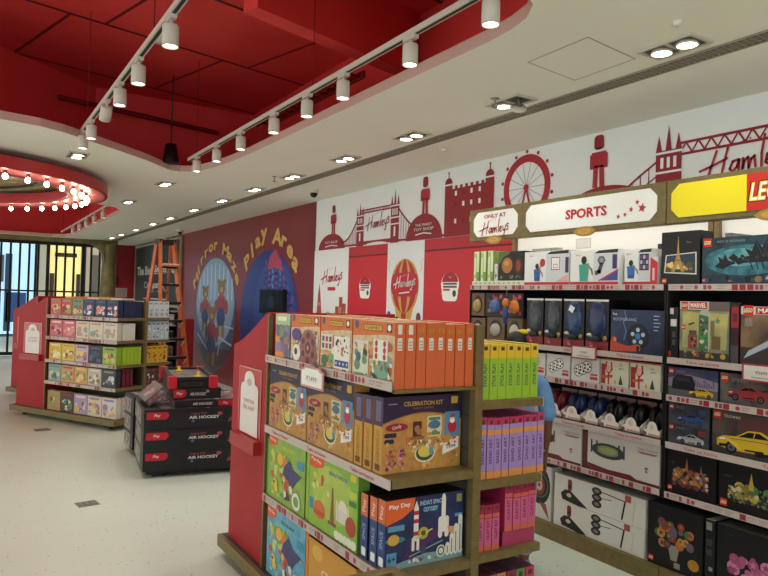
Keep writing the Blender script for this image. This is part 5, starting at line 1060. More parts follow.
def marvel(m, f, a, b, w, h):
    m.rect(f, a, b, a+w, b+h, mat('#c4272c'), .0024); m.text(f, 'MARVEL', a+w*.5, b+h*.5, WHITE, w=w*.88, h=h*.66, l=.003, bold=.03)
def art_tower(m, f, w, h):
    m.rect(f, 0, 0, w, h, pm('#5a686c', '#9a9468', 7), .0008); m.poly(f, [(w*.06,h*.2),(w*.95,h*.2),(w*.98,h*.8),(w*.06,h*.82)], pm('#8f9064', '#c2b468', 9), .001)
    m.rect(f, 0, h*.84, w, h, mat('#6a5a58'), .0012); m.rect(f, 0, 0, w, h*.14, mat('#3a3834'), .0014)
    m.rect(f, w*.40, h*.16, w*.62, h*.78, mat('#4a6a4a'), .0018); m.rect(f, w*.43, h*.34, w*.60, h*.46, mat('#3f8a4a'), .0022); m.poly(f, [(w*.4,h*.78),(w*.51,h*.96),(w*.56,h*.92),(w*.64,h*.74)], mat('#a8b09a'), .002); m.rect(f, w*.60, h*.16, w*.625, h*.82, mat('#b8b4a8'), .0024)
    m.rect(f, w*.18, h*.18, w*.38, h*.42, mat('#8a4a3c'), .0018); m.rect(f, w*.20, h*.42, w*.36, h*.5, mat('#5a4a40'), .0018); m.rect(f, w*.66, h*.2, w*.84, h*.42, mat('#6a5a3c'), .0018); m.rect(f, w*.64, h*.42, w*.72, h*.68, mat('#7a6a44'), .0017)
    confetti(m, f, w*.42, h*.18, w*.6, h*.74, 16, ['#2f4a34','#8aa08a','#c9c4a0','#2c3a30'], .012, 15, .0026); confetti(m, f, w*.05, h*.03, w*.95, h*.17, 22, ['#b8963a','#6a6a5a','#8a4a3c','#3a4a3c'], .014, 16, .0026); confetti(m, f, w*.19, h*.2, w*.37, h*.4, 8, ['#b06a5a','#3a2c28'], .012, 17, .0026)
    m.line(f, [(w*.2,h*.6),(w*.3,h*.63)], .01, mat('#3a3a34'), .0022); m.star(f, w*.78, h*.68, .02, mat('#4a8a5a'), .0022)
    m.poly(f, [(0,h*.86),(w*.6,h*.86),(w*.6,h),(0,h)], mat('#cfc4b8'), .0018); lego_logo(m, f, w*.1, h*.93, w*.14, .0024); marvel(m, f, w*.2, h*.875, w*.37, h*.115); lego_logo(m, f, w*.08, h*.55, w*.09, .002)
def art_jet(m, f, w, h):
    m.rect(f, 0, 0, w, h, pm('#463832', '#86664a', 8), .0008); m.rect(f, 0, 0, w, h*.3, mat('#3c3432'), .0012)
    m.poly(f, [(w*.04,h*.1),(w*.3,h*.42),(w*.62,h*.62),(w*.98,h*.66),(w*.98,h*.5),(w*.6,h*.42),(w*.3,h*.28)], mat('#26407a'), .0016); m.poly(f, [(w*.04,h*.1),(w*.1,h*.24),(w*.34,h*.44),(w*.4,h*.38)], mat('#a8b0b8'), .0018); m.poly(f, [(w*.4,h*.34),(w*.7,h*.44),(w*.98,h*.5),(w*.98,h*.4),(w*.6,h*.3)], mat('#a8303a'), .0018)
    m.rect(f, 0, h*.86, w*.85, h, mat('#cfc4b8'), .0014); lego_logo(m, f, w*.09, h*.93, w*.12, .002); marvel(m, f, w*.18, h*.87, w*.42, h*.12); m.rect(f, w*.05, h*.66, w*.14, h*.8, mat('#8a7a70'), .0016)
U('brick_set_box', 'building set box with a green skyscraper on a yellow sky', 'boxed building set', 2.466, 2.165, Z2, 1.64, .11, '#5a6468', {'+z': '#3a3a3c'}, [art_tower], 'boxed building sets')
U('brick_set_box', 'narrow dark red box edge between the skyscraper and jet sets', 'boxed building set', 2.160, 2.112, Z2, 1.63, .11, '#3a1c22', {}, [R(0,.6,1,.95,'#9a2830'), R(.2,.7,.8,.85,'#6a1a24',.0014), R(0,0,1,.3,'#4a4448')], 'boxed building sets')
U('brick_set_box', 'building set box with a blue and red jet', 'boxed building set', 2.106, 1.66, Z2, 1.62, .11, '#4a3a38', {'+z': '#3a3a3c'}, [art_jet], 'boxed building sets')
U('brick_set_box', 'grey building set box past the jet set', 'boxed building set', 1.65, 1.2, Z2, 1.6, .11, '#4a4a52', {}, [lambda m, f, w, h: confetti(m, f, .02, .02, w-.02, h-.02, 20, ['#8a3a3a','#3a5a8a','#c9b06a'], .035, 18)], 'boxed building sets')
# --- third shelf
Z3 = SHZ[2]
def art_soccer(m, f, w, h):
    m.rect(f, 0, 0, w, h, mat('#d3d3cf'), .0008)
    for k, (x, y) in enumerate(((.26,.42),(.42,.52),(.58,.62))):
        m.ell(f, w*x, h*y, w*.17, h*.2, mat('#f0f0ec'), .0012+.0006*k, 18); m.ring(f, w*x, h*y, w*.15, w*.17, mat('#2c2c32'), .0014+.0006*k, 18)
        for j in range(5): m.ell(f, w*x+w*.1*math.cos(j*1.256), h*y+h*.11*math.sin(j*1.256), w*.04, h*.05, mat('#24242a'), .0016+.0006*k, 6)
    m.rect(f, w*.68, h*.12, w*.95, h*.24, mat('#b8303a'), .0014); m.rect(f, w*.70, h*.28, w*.95, h*.36, mat('#c04a50'), .0014)
U('air_soccer_box', 'white boxed hover football discs beside the yellow and green boxes', 'boxed toy', 3.505, 3.285, Z3, 1.258, .16, '#cfcfca', {}, [art_soccer], 'boxed hover footballs')
U('air_soccer_box', 'white boxed hover football discs under the red bordered price tag', 'boxed toy', 3.275, 3.035, Z3, 1.262, .16, '#cfcfca', {}, [art_soccer], 'boxed hover footballs')
U('air_soccer_box', 'white boxed hover football discs partly hidden by the person', 'boxed toy', 3.74, 3.515, Z3, 1.255, .16, '#cfcfca', {}, [art_soccer], 'boxed hover footballs')
def art_sling(m, f, w, h):
    m.rect(f, 0, 0, w, h, mat('#cfcdb8'), .0008); r = mat('#b8342e'); m.rect(f, w*.02, h*.05, w*.18, h*.8, mat('#9a2a2a'), .0012)
    m.line(f, [(w*.3,h*.06),(w*.3,h*.45),(w*.2,h*.65),(w*.22,h*.88)], .012, r, .0016); m.line(f, [(w*.3,h*.45),(w*.42,h*.62),(w*.4,h*.86)], .012, r, .0016); m.ell(f, w*.3, h*.64, w*.085, h*.14, mat('#d9a49a'), .0018, 12); m.line(f, [(w*.1,h*.3),(w*.42,h*.36)], .018, mat('#c05a3a'), .0014)
    m.text(f, 'The', w*.74, h*.8, BLACK, h=h*.07); m.text(f, 'game', w*.76, h*.66, BLACK, h=h*.07); m.poly(f, [(w*.66,h*.08),(w*.74,h*.44),(w*.82,h*.08)], mat('#3a4438'), .0014); m.ell(f, w*.54, h*.16, w*.04, h*.08, mat('#c9a24a'), .0014, 10)
    m.rect(f, 0, h*.95, w, h, mat('#b8342e'), .0012)
U('slingshot_box', 'cream boxed slingshot game beside the hover footballs', 'boxed game', 3.028, 2.81, Z3, 1.268, .14, '#cfcdb8', {}, [art_sling], 'boxed slingshot games')
U('slingshot_box', 'cream boxed slingshot game next to the shelf divider', 'boxed game', 2.80, 2.58, Z3, 1.268, .14, '#cfcdb8', {}, [art_sling], 'boxed slingshot games')
def art_city(m, f, w, h):
    m.rect(f, 0, 0, w, h, pm('#333a58', '#5a5672', 8), .0008); m.poly(f, [(0,h*.3),(w,h*.3),(w,h*.62),(w*.4,h*.8),(0,h*.6)], mat('#8a7a90'), .001); m.rect(f, 0, 0, w, h*.32, mat('#5a5a60'), .0012)
    for k in range(10): m.rect(f, w*(.5+.045*k), h*.4, w*(.53+.045*k), h*(.5+.05*((k*7) % 4)), mat('#5a5a72'), .0012)
    m.poly(f, [(w*.08,h*.24),(w*.1,h*.6),(w*.2,h*.76),(w*.5,h*.74),(w*.56,h*.5),(w*.55,h*.24)], mat('#1c1c22'), .0016); m.rect(f, w*.16, h*.54, w*.45, h*.66, mat('#33333a'), .002)
    car(m, f, w*.68, h*.06, w*.48, '#c9a42c'); lego_logo(m, f, w*.07, h*.86, w*.1); m.text(f, 'SPEED', w*.26, h*.86, mat('#8a8a98'), w=w*.2, h=h*.1, shear=.2)
U('brick_set_box', 'building set box with a black jeep and a yellow sports car', 'boxed building set', 2.535, 2.222, Z3, 1.262, .09, '#33384e', {'+z': '#4a4a52'}, [art_city], 'boxed building sets')
def art_redcar(m, f, w, h): m.rect(f, 0, 0, w, h, pm('#3c3638', '#6a625e', 9), .0008); car(m, f, w*.42, h*.18, w*.62, '#98303a'); lego_logo(m, f, w*.07, h*.84, w*.11); m.text(f, 'SPEED', w*.30, h*.8, mat('#8a8488'), w=w*.25, h=h*.12, shear=.2); m.ring(f, w*.88, h*.66, w*.06, w*.09, mat('#a8a8ac'), .002, 14)
U('brick_set_box', 'building set box with a dark red racing car', 'boxed building set', 2.214, 1.85, Z3, 1.262, .09, '#3c3638', {'+z': '#4a4a52'}, [art_redcar], 'boxed building sets')
U('brick_set_box', 'building set box past the red racing car set', 'boxed building set', 1.84, 1.4, Z3, 1.26, .09, '#33343c', {}, [lambda m, f, w, h: car(m, f, w*.5, h*.2, w*.6, '#4a6a8a')], 'boxed building sets')
def price_tag(label, yl, yr, z0, z1, txt):
    m = MB(); w = yl-yr; f = Fr((-.006, w/2, 0), (0,-1,0), (0,0,1)); h = z1-z0
    m.box(-.006, -w/2, 0, 0, w/2, h, mat('#a8404a')); m.rect(f, w*.05, h*.1, w*.95, h*.9, mat('#d8d2cc'), .001); m.text(f, txt, w*.5, h*.52, mat('#8a5a5e'), h=h*.2, l=.002); m.rect(f, w*.25, h*.2, w*.75, h*.27, mat('#b09a98'), .002)
    tag(m.build('price_tag', loc=(XF-.012, (yl+yr)/2, z0)), label, 'price tag', 'red bordered price tags')
price_tag('red bordered price tag over the hover football boxes', 3.25, 3.04, 1.25, 1.335, '₹2999')
price_tag('red bordered price tag over the red racing car box', 2.075, 1.87, 1.235, 1.325, '₹3499')
t = MB(); t.box(-.006, -.10, 0, 0, .10, .045, mat('#a8404a')); f = Fr((-.006,.1,0),(0,-1,0),(0,0,1)); t.rect(f, .008, .006, .192, .04, mat('#d8d2cc'), .001); t.text(f, '₹999', .1, .023, mat('#8a4048'), h=.018, l=.002)
tag(t.build('price_tag', loc=(XF-.012, 4.06, 1.275)), 'red bordered price tag below the boxed balls in the end bay', 'price tag', 'red bordered price tags')
# --- fourth shelf: gloves in open trays
Z4 = SHZ[3]
def gloves(label, yl, yr, gc):
    t = empty('boxing_glove_set', (XP, (yl+yr)/2, Z4+.001)); tag(t, label, 'boxing glove set', 'boxing gloves in open trays'); w = yl-yr-.008; h = w/2
    m = MB(); cr = mat('#d6cfc6', .5); m.box(0, -h, 0, .16, h, .008, cr)
    for s in (-1, 1):
        f = Fr((0, s*h, 0), (1,0,0), (0,0,1)) if s < 0 else Fr((.16, s*h, 0), (-1,0,0), (0,0,1))
        P = [(0,0),(.16,0),(.16,.14),(.0,.05)] if s < 0 else [(0,0),(.16,0),(.16,.05),(0,.14)]
        m.prism(f, P, .004, cr)
    m.build('tray', t)
    m = MB(); f = Fr((0, h, 0), (0,-1,0), (0,0,1)); P = [(0,0),(w,0),(w,.04),(w*.78,.05)]+[(w*.5+w*.28*math.cos(k*PI/8), .05+.045*math.sin(k*PI/8)) for k in range(1, 8)]+[(w*.22,.05),(0,.04)]
    m.prism(f, P, .004, mat('#e0dad0')); m.ell(f, w*.5, .062, w*.13, .018, mat('#cfc0b4'), .001, 12); m.ell(f, w*.1, .02, .014, .012, mat('#8a4a2c'), .001, 9); m.rect(f, w*.3, .012, w*.95, .022, mat('#c98a7a'), .001); m.build('front_card', t)
    m = MB(); m.box(.15, -h, 0, .156, h, .185, mat('#9a5450')); f = Fr((.15, h, 0), (0,-1,0), (0,0,1)); m.poly(f, [(0,.13),(w*.5,.17),(w,.14),(w,.185),(0,.185)], mat('#b08a86'), .001); m.build('backing_card', t)
    for s in (-1, 1):
        m = MB(); c = mat(gc, .35); m.ball((.075, s*w*.23, .112), .055, w*.235, .066, c, 14); m.ball((.045, s*w*.11, .095), .03, w*.1, .045, c, 10); m.lathe([(.0,-.01),(.03,-.01),(.034,.05),(0,.05)], c, (.085, s*w*.2, .03), 12); m.build('glove', t)
for l, yl, yr, c in (('dark red boxing gloves in an open white tray','3.50','3.352','#6a1c24'),('navy boxing gloves in an open white tray beside the red pair','3.348','3.18','#1d2c58'),('second navy boxing gloves in an open white tray','3.172','3.03','#1d2c5c'),('black boxing gloves beside the navy pairs','3.022','2.868','#131316'),('second black boxing gloves, middle of the three black pairs','2.86','2.712','#131316'),('black boxing gloves next to the shelf divider','2.70','2.57','#131316')): gloves(l, float(yl), float(yr), c)
def art_small(body, l):
    def fn(m, f, w, h): m.rect(f, 0, 0, w, h, pm('#2c2e36', '#4a4c56', 12), .0008); m.rect(f, 0, 0, w, h*.3, mat('#4a4a4e'), .001); car(m, f, w*.56, h*.1, w*.66, body); lego_logo(m, f, w*.08, h*.82, w*.1); m.text(f, 'SPEED', w*.3, h*.82, mat('#7a7a84'), w=w*.2, h=h*.12, shear=.2); m.rect(f, w*.75, h*.62, w*.92, h*.85, mat(l), .0014)
    return fn
U('brick_set_box', 'small building set box with a silver car, bottom of two', 'boxed building set', 2.527, 2.268, Z4, .94, .09, '#2f3036', {}, [art_small('#a8aab0', '#7a3038')], 'boxed building sets')
U('brick_set_box', 'small building set box with a blue car, top of two', 'boxed building set', 2.527, 2.268, .941, 1.058, .09, '#2f3036', {}, [art_small('#2c4a86', '#3a4a7a')], 'boxed building sets')
def art_technic(m, f, w, h):
    m.rect(f, 0, 0, w, h, pm('#3c2e2e', '#5c4a46', 8), .0008); m.rect(f, 0, 0, w, h*.45, pm('#2e2c2c', '#4a4644', 10), .001); m.rect(f, w*.3, h*.62, w, h*.88, mat('#5a3838'), .0012); car(m, f, w*.47, h*.1, w*.82, '#c9a62c'); m.poly(f, [(w*.12,h*.42),(w*.3,h*.3),(w*.36,h*.16),(w*.3,h*.18)], mat('#d8b83a'), .0024); m.poly(f, [(w*.5,h*.16),(w*.84,h*.2),(w*.82,h*.12),(w*.52,h*.08)], BLACK, .0026)
    lego_logo(m, f, w*.06, h*.9, w*.085); m.text(f, 'TECHNIC', w*.24, h*.89, mat('#b8b4b0'), w=w*.2, h=h*.06, bold=.02)
U('brick_set_box', 'large building set box with a yellow supercar', 'boxed building set', 2.255, 1.78, Z4, 1.058, .1, '#3a2f2e', {'+z': '#4a4444'}, [art_technic], 'boxed building sets')
# --- fifth shelf
Z5 = SHZ[4]
def art_stadium(m, f, w, h):
    m.rect(f, 0, 0, w, h, mat('#c6c2bc'), .0008); m.poly(f, [(0,0),(w,0),(w,h*.06),(w*.7,h*.06),(w*.62,h*.13),(w*.3,h*.11),(0,h*.17)], mat('#6a2428'), .0012); d = mat('#34383c')
    m.ell(f, w*.30, h*.56, w*.24, h*.19, d, .0014, 26); m.ell(f, w*.30, h*.57, w*.17, h*.12, mat('#77855a'), .0018, 22); m.ell(f, w*.30, h*.57, w*.12, h*.08, mat('#87955e'), .002, 20)
    for x in (.06,.14,.46,.53): m.rect(f, w*(x-.012), h*.45, w*(x+.012), h*.78, d, .0022)
    m.text(f, 'TABLE STADIUM', w*.84, h*.82, mat('#8a4a48'), w=w*.27, h=h*.06, l=.0014); m.poly(f, [(w*.70,h*.76),(w*.98,h*.76),(w*.93,h*.71),(w*.75,h*.71)], mat('#9a6a64'), .0014); m.ell(f, w*.83, h*.38, w*.025, h*.035, mat('#a04a48'), .0014, 10); m.rect(f, w*.815, h*.28, w*.845, h*.33, mat('#a04a48'), .0014)
U('stadium_game_box', 'wide white boxed stadium game next to the black building sets', 'boxed game', 3.12, 2.572, Z5, .795, .18, '#c0bcb6', {}, [art_stadium], 'boxed stadium games')
U('stadium_game_box', 'white boxed stadium game nearer the person', 'boxed game', 3.69, 3.17, Z5, .79, .18, '#c0bcb6', {}, [art_stadium], 'boxed stadium games')
m = MB(); m.box(0, -.022, 0, .2, .022, .235, mat('#5a2428')); tag(m.build('cardboard_divider', loc=(XP+.006, 3.145, Z5+.001)), 'dark red upright divider between the two stadium games', 'divider')
def art_black(cols, seed, low=.22):
    def fn(m, f, w, h): m.rect(f, 0, 0, w, h, mat(BK), .0008); confetti(m, f, w*.12, h*.18, w*.88, h*.58, 90, cols+['#2a2420','#c9b08a'], .013, seed+50, .0032); m.ell(f, w*.48, h*.3, w*.38, h*.1, mat('#2c2f36'), .001, 18); confetti(m, f, w*.16, h*low, w*.84, h*.64, 34, cols, .028, seed, .0014); m.poly(f, [(w*.68,h*.35),(w*.71,h*.78),(w*.74,h*.35)], mat('#8a8474'), .003); m.poly(f, [(w*.38,h*.5),(w*.42,h*.86),(w*.46,h*.5)], mat(cols[0]), .003); lego_logo(m, f, w*.07, h*.12, w*.09); m.ell(f, w*.12, h*.7, w*.06, h*.03, mat('#2c3230'), .001)
    return fn
U('brick_set_box', 'black building set box with an orange castle', 'boxed building set', 2.53, 2.222, Z5, .796, .1, BK, {'+z': '#241c1c'}, [art_black(['#a8603a','#8a4a34','#b0803a','#5a4a5a','#7a3034','#6a6a58'], 19)], 'boxed building sets')
U('brick_set_box', 'black building set box with a yellow and green roof', 'boxed building set', 2.212, 1.78, Z5, .794, .1, BK, {'+z': '#241c1c'}, [art_black(['#b09a3a','#6a7a4a','#4a6a4a','#8a8a4a','#8a6a34','#5a7a5a'], 20)], 'boxed building sets')
# --- bottom
ZB0 = .106
def art_dart(m, f, w, h): m.rect(f, 0, 0, w, h, mat('#c9c5bd'), .0008); m.ell(f, w*.5, h*.62, w*.47, h*.36, mat('#1d201c'), .0012, 24); m.ring(f, w*.5, h*.62, w*.34, w*.40, mat('#3f5a44'), .0016, 24); m.ell(f, w*.5, h*.62, w*.24, h*.19, mat('#8a3434'), .0018, 16); m.ell(f, w*.5, h*.62, w*.14, h*.11, mat('#b8a890'), .002, 12); m.ell(f, w*.5, h*.62, w*.05, h*.04, mat('#8a2a2a'), .0022, 8); m.poly(f, [(w*.5,h*.3),(w*.95,h*.02),(w*.8,h*.3)], mat('#8a4a48'), .0024)
U('dartboard_box', 'white boxed dartboard on the plinth beside the gondola', 'boxed game', 3.66, 3.43, ZB0, .475, .1, '#c4c0b8', {}, [art_dart])
def art_racket(m, f, w, h):
    m.rect(f, 0, 0, w, h, mat('#d3d0c8'), .0008); d = mat('#201e1e')
    m.poly(f, [(w*.10,h*.08),(w*.08,h*.3),(w*.13,h*.48),(w*.19,h*.5),(w*.26,h*.34),(w*.40,h*.02),(w*.3,h*.0)], d, .0014); m.ell(f, w*.18, h*.3, w*.03, h*.08, mat('#c9b8b0'), .0018, 10); m.rrect(f, w*.165, h*.48, w*.215, h*.92, w*.02, mat('#7a2f24'), .0016); m.rect(f, w*.17, h*.6, w*.21, h*.7, mat('#24201f'), .0018)
    for z in (.8,.56,.32): m.ell(f, w*.50, h*z, w*.055, h*.14, mat('#2a2626'), .0016, 14); m.ell(f, w*.50, h*z, w*.03, h*.07, mat('#7a7072'), .0018, 10)
    m.line(f, [(w*.54,h*.82),(w*.80,h*.74)], .006, d, .0018); m.line(f, [(w*.55,h*.58),(w*.66,h*.62)], .004, d, .0018); m.line(f, [(w*.80,h*.72),(w*.77,h*.1)], .012, d, .0018); m.rect(f, w*.80, h*.75, w*.86, h*.98, mat('#a84a48'), .0014); m.line(f, [(w*.88,h*.1),(w*.9,h*.8)], .003, mat('#c09a96'), .0014)
U('racket_set_box', 'long white boxed sports set, bottom of two on the plinth', 'boxed sports set', 3.405, 2.668, ZB0, .278, .16, '#cfccc4', {'+z': '#d3d0c8'}, [art_racket], 'long white boxed sports sets')
U('racket_set_box', 'long white boxed sports set, top of two on the plinth', 'boxed sports set', 3.403, 2.664, .279, .452, .16, '#cfccc4', {'+z': '#d8d5cd'}, [art_racket], 'long white boxed sports sets')
def art_flowers(cols, seed, vase=True):
    def fn(m, f, w, h):
        m.rect(f, 0, 0, w, h, mat('#141315'), .0008)
        if vase: m.poly(f, [(w*.44,h*.16),(w*.38,h*.4),(w*.6,h*.4),(w*.55,h*.16)], mat('#8a847a'), .0012)
        r = random.Random(seed)
        for i in range(24):
            q = r.uniform(0, 6.28); d = math.sqrt(r.random()); x = w*(.5+.34*d*math.cos(q)); y = h*((.56 if vase else .42)+.24*d*math.sin(q)); s = w*r.uniform(.04,.085); c = mat(r.choice(cols))
            m.ell(f, x, y, s, s, c, .0016+.00006*i, 9); m.star(f, x, y, s*.7, mat(r.choice(cols)), .0016+.00006*i+.00003)
        m.ell(f, w*.85, h*.2, w*.1, h*.09, mat('#a8782f'), .0034, 12); lego_logo(m, f, w*.07, h*.09, w*.09); m.rect(f, w*.5, h*.05, w*.61, h*.14, mat('#8a867c'), .0016); m.text(f, 'Bouquet', w*.2, h*.88, mat('#4a4844'), h=h*.03)
    return fn
U('brick_set_box', 'black building set box with a mixed flower bouquet', 'boxed building set', 2.650, 2.292, ZB0, .46, .12, '#151416', {'+z': '#3a3836'}, [art_flowers(['#a8642a','#b88a34','#4a6a3a','#6a4a6a','#8a3a2c','#5a3040','#3a5a34','#b06a4a'], 25)], 'boxed building sets')
U('brick_set_box', 'black building set spine between the two flower boxes', 'boxed building set', 2.284, 2.222, ZB0, .458, .3, '#17161a', {'+z': '#b8b4ac'}, [R(.1,.84,.7,.96,'#8a8880'), R(.15,.6,.75,.7,'#3a3a3c'), R(.15,.45,.75,.55,'#3a3a3c'), R(.4,.22,.8,.28,'#8a8a84')], 'boxed building sets')
U('brick_set_box', 'black building set box with pink flowers', 'boxed building set', 2.214, 1.82, ZB0, .455, .12, '#151416', {'+z': '#6a6258'}, [art_flowers(['#a8507a','#b8608a','#8a3a60','#c07a9a','#96486e'], 26, False)], 'boxed building sets')
# boxes under and behind the hidden left bay (seen between gondola and person)
U('sports_game_box', 'white boxed game low in the end bay behind the person', 'boxed game', 4.3, 3.75, Z3, 1.25, .16, '#b8b4ae', {}, [art_stadium])
U('sports_game_box', 'red backed white box beside the red gloves behind the person', 'boxed game', 4.2, 3.52, Z4, 1.0, .16, '#b0a8a2', {}, [R(0,.6,1,1,'#8a3a3c')])
# ------------------------------------------------------------------ air hockey stack
def art_hockey(m, f, w, h):
    m.rect(f, 0, 0, w, h, mat('#16151a'), .0008); m.poly(f, [(w*.02,h*.88),(w*.2,h*.88),(w*.215,h*.7),(w*.19,h*.52),(w*.02,h*.52)], mat('#b01c2c'), .0012); m.text(f, 'Play', w*.11, h*.7, WHITE, h=h*.17, l=.0016, shear=.2)
    m.text(f, 'TABLE TOP', w*.47, h*.74, mat('#8a4a50'), w=w*.14, h=h*.10, l=.0014, bold=.02); m.text(f, 'AIR HOCKEY', w*.52, h*.56, mat('#c9c4c0'), w=w*.27, h=h*.15, l=.0014, bold=.03); m.ell(f, w*.42, h*.38, w*.015, h*.06, mat('#3a6a9a'), .0014, 9); m.ell(f, w*.66, h*.72, w*.025, h*.09, mat('#a03a4a'), .0014, 9)
    m.ell(f, w*.79, h*.5, w*.05, h*.14, mat('#3a2424'), .0014, 12); m.line(f, [(w*.74,h*.32),(w*.81,h*.5),(w*.86,h*.66)], .014, mat('#a8503a'), .0016); m.ell(f, w*.76, h*.4, w*.02, h*.1, mat('#8a3030'), .0018, 9)
def art_hockey_side(m, f, w, h): m.rect(f, 0, 0, w, h, mat('#8a8784'), .0008); m.rect(f, 0, h*.8, w, h, mat('#2a2428'), .001); m.rect(f, w*.7, 0, w, h, mat('#1c1a1e'), .0012); confetti(m, f, w*.05, h*.1, w*.65, h*.75, 12, ['#a89a98','#6a5a5a','#b04a4a'], .04, 3, .0014)
def art_hockey_top(m, f, w, h): m.rect(f, 0, 0, w, h, mat('#2a1c20'), .0008); m.poly(f, [(w*.05,h*.1),(w*.95,h*.15),(w*.9,h*.9),(w*.1,h*.85)], mat('#6a5458'), .001); confetti(m, f, .03, .03, w-.03, h-.03, 34, ['#a8303a','#8a8084','#2a2024','#b8a8a4','#6a2028'], .06, 5)
t = empty('stack_dolly', (1.90, 6.48, 0), math.radians(-7)); tag(t, 'low black pallet under the front stack of large air hockey boxes', 'pallet')
m = MB(); m.box(-.46, -.40, .03, .46, .40, .062, BLACK); m.build('deck', t)
for x in (-.35, .35):
    m = MB(); m.box(x-.05, -.36, 0, x+.05, .36, .03, DARK); m.build('runner', t)
HK = dict(body='#17161a', cols={'-x': '#8a8784', '+z': '#3a2c30'})
NM = ('bottom','middle','top')
def at_corner(x, y, w, d, a): return x+math.cos(a)*w/2-math.sin(a)*d/2, y+math.sin(a)*w/2+math.cos(a)*d/2
SA = math.radians(-7)
for i in range(3):
    a = SA+rnd.uniform(-.01,.01)
    carton('air_hockey_box', f'large black air hockey box, {NM[i]} of the three full-size ones in the front stack', 'boxed game', (*at_corner(1.36, 6.11, .98, .86, a), .064+.1765*i), (.98, .86, .175), HK['body'], HK['cols'], [('-y', art_hockey), ('-x', art_hockey_side), ('+z', art_hockey_top)], 'stacked air hockey boxes', rz=a)
t = empty('stack_dolly', (1.945, 7.20, 0)); tag(t, 'low black pallet under the pile of air hockey boxes behind the front stack', 'pallet')
m = MB(); m.box(-.45, -.17, .03, .45, .17, .062, BLACK); m.build('deck', t)
for x in (-.35, .35):
    m = MB(); m.box(x-.05, -.15, 0, x+.05, .15, .03, DARK); m.build('runner', t)
for i in range(3):
    carton('air_hockey_box', f'black air hockey box with grey side, {NM[i]} of the pile behind the front stack', 'boxed game', (*at_corner(1.455, 7.00, .98, .40, 0), .064+.172*i), (.98, .40, .17), HK['body'], HK['cols'], [('-x', art_hockey_side), ('+z', art_hockey_top)], 'air hockey boxes behind the stack', rz=rnd.uniform(-.01,.01))
def art_hockey_b(m, f, w, h):
    m.rect(f, 0, 0, w, h, mat('#17151a'), .0008); m.text(f, 'AIR HOCKEY', w*.36, h*.5, mat('#b8b0ac'), w=w*.26, h=h*.4, l=.0014, bold=.03); m.rrect(f, w*.56, h*.12, w*.76, h*.9, h*.2, mat('#b01c2c'), .0012); m.text(f, 'Play', w*.66, h*.5, WHITE, h=h*.4, l=.0016, shear=.2); m.text(f, 'AIR', w*.9, h*.5, mat('#a8a09c'), h=h*.36, l=.0014)
carton('air_hockey_box', 'thinner black air hockey box turned round, lying on the three full-size ones', 'boxed game', (*at_corner(1.63, 6.13, .66, .60, SA), .595), (.68, .60, .06), '#17151a', {'+z': '#3a2428', '-x': '#5a5050'}, [('-y', art_hockey_b), ('+z', art_hockey_top)], 'stacked air hockey boxes', rz=SA)
def art_hockey_c(m, f, w, h): m.rect(f, 0, 0, w, h, mat('#17151a'), .0008); m.poly(f, [(0,h*.9),(w*.24,h*.9),(w*.28,h*.5),(w*.22,h*.1),(0,h*.1)], mat('#b01c2c'), .0012); m.text(f, 'Play', w*.13, h*.5, WHITE, h=h*.34, l=.0016, shear=.2); m.text(f, 'AIR HOCKEY', w*.52, h*.45, mat('#b8b0ac'), w=w*.34, h=h*.3, l=.0014, bold=.03); m.ell(f, w*.72, h*.7, w*.04, h*.16, mat('#b06a70'), .0014, 9)
carton('air_hockey_box', 'small black air hockey box under the unboxed table', 'boxed game', (*at_corner(1.63, 6.22, .42, .86, math.radians(-8)), .6595), (.42, .86, .092), '#17151a', {'+z': '#2a1c20'}, [('-y', art_hockey_c)], 'stacked air hockey boxes', rz=math.radians(-8))
t = empty('wrapped_game_box', (1.525, 6.48, .665)); t.rotation_euler = (0, math.radians(-40), -.07); tag(t, 'grey film-wrapped game box leaning against the small black box on the stack', 'boxed game')
m = carton_mb(.20, .46, .06, '#4a4446', {'+z': '#6a6062', '-y': '#5a5254'}, [('+z', lambda m, f, w, h: confetti(m, f, .02, .02, w-.02, h-.02, 18, ['#8a7a7a','#3a3034','#a04a50','#9a9294'], .035, 71)), ('-y', lambda m, f, w, h: confetti(m, f, .01, .01, w-.01, h-.01, 14, ['#7a7072','#2c262a','#a04a50','#8a8486'], .02, 72))])
m.build('box', t)
TA = math.radians(-9); TX, TY = at_corner(1.625, 6.25, .36, .88, TA)
t = empty('air_hockey_table', (TX, TY, .7525), TA); tag(t, 'unboxed black and red air hockey table with yellow pushers, on top of the stack', 'table game', )
HX, HY = .18, .44
m = MB(); m.box(-HX, -HY, .02, HX, HY, .075, BLACK); m.box(-HX, -HY, .0, HX, HY, .02, mat('#1c1a1c'))
for s in (-1, 1): m.box(s*HX-.016, -HY, .075, s*HX+.016, HY, .105, mat('#1a181a')); m.box(-HX, s*HY-.016, .075, HX, s*HY+.016, .10, mat('#1a181a'))
m.build('body', t, bevel=.003)
m = MB(); f = Fr((-HX,-HY,.0755),(1,0,0),(0,1,0)); m.rect(f, .016, .016, 2*HX-.016, 2*HY-.016, mat('#6f6a68', .3), .001); m.rect(f, .016, HY-.006, 2*HX-.016, HY+.006, mat('#a8404a'), .002); m.ring(f, HX, HY, .06, .07, mat('#a8404a'), .002); confetti(m, f, .04, .04, 2*HX-.04, 2*HY-.04, 16, ['#8a8482','#55504e','#7a4a4c'], .04, 75, .002); m.build('playing_surface', t)
for sx in (-1, 1):
    for sy in (-1, 1): m = MB(); m.box(sx*HX-.04, sy*HY-.03, 0, sx*HX+.04, sy*HY+.03, .108, mat('#b81f2a', .35)); m.build('corner', t, bevel=.006)
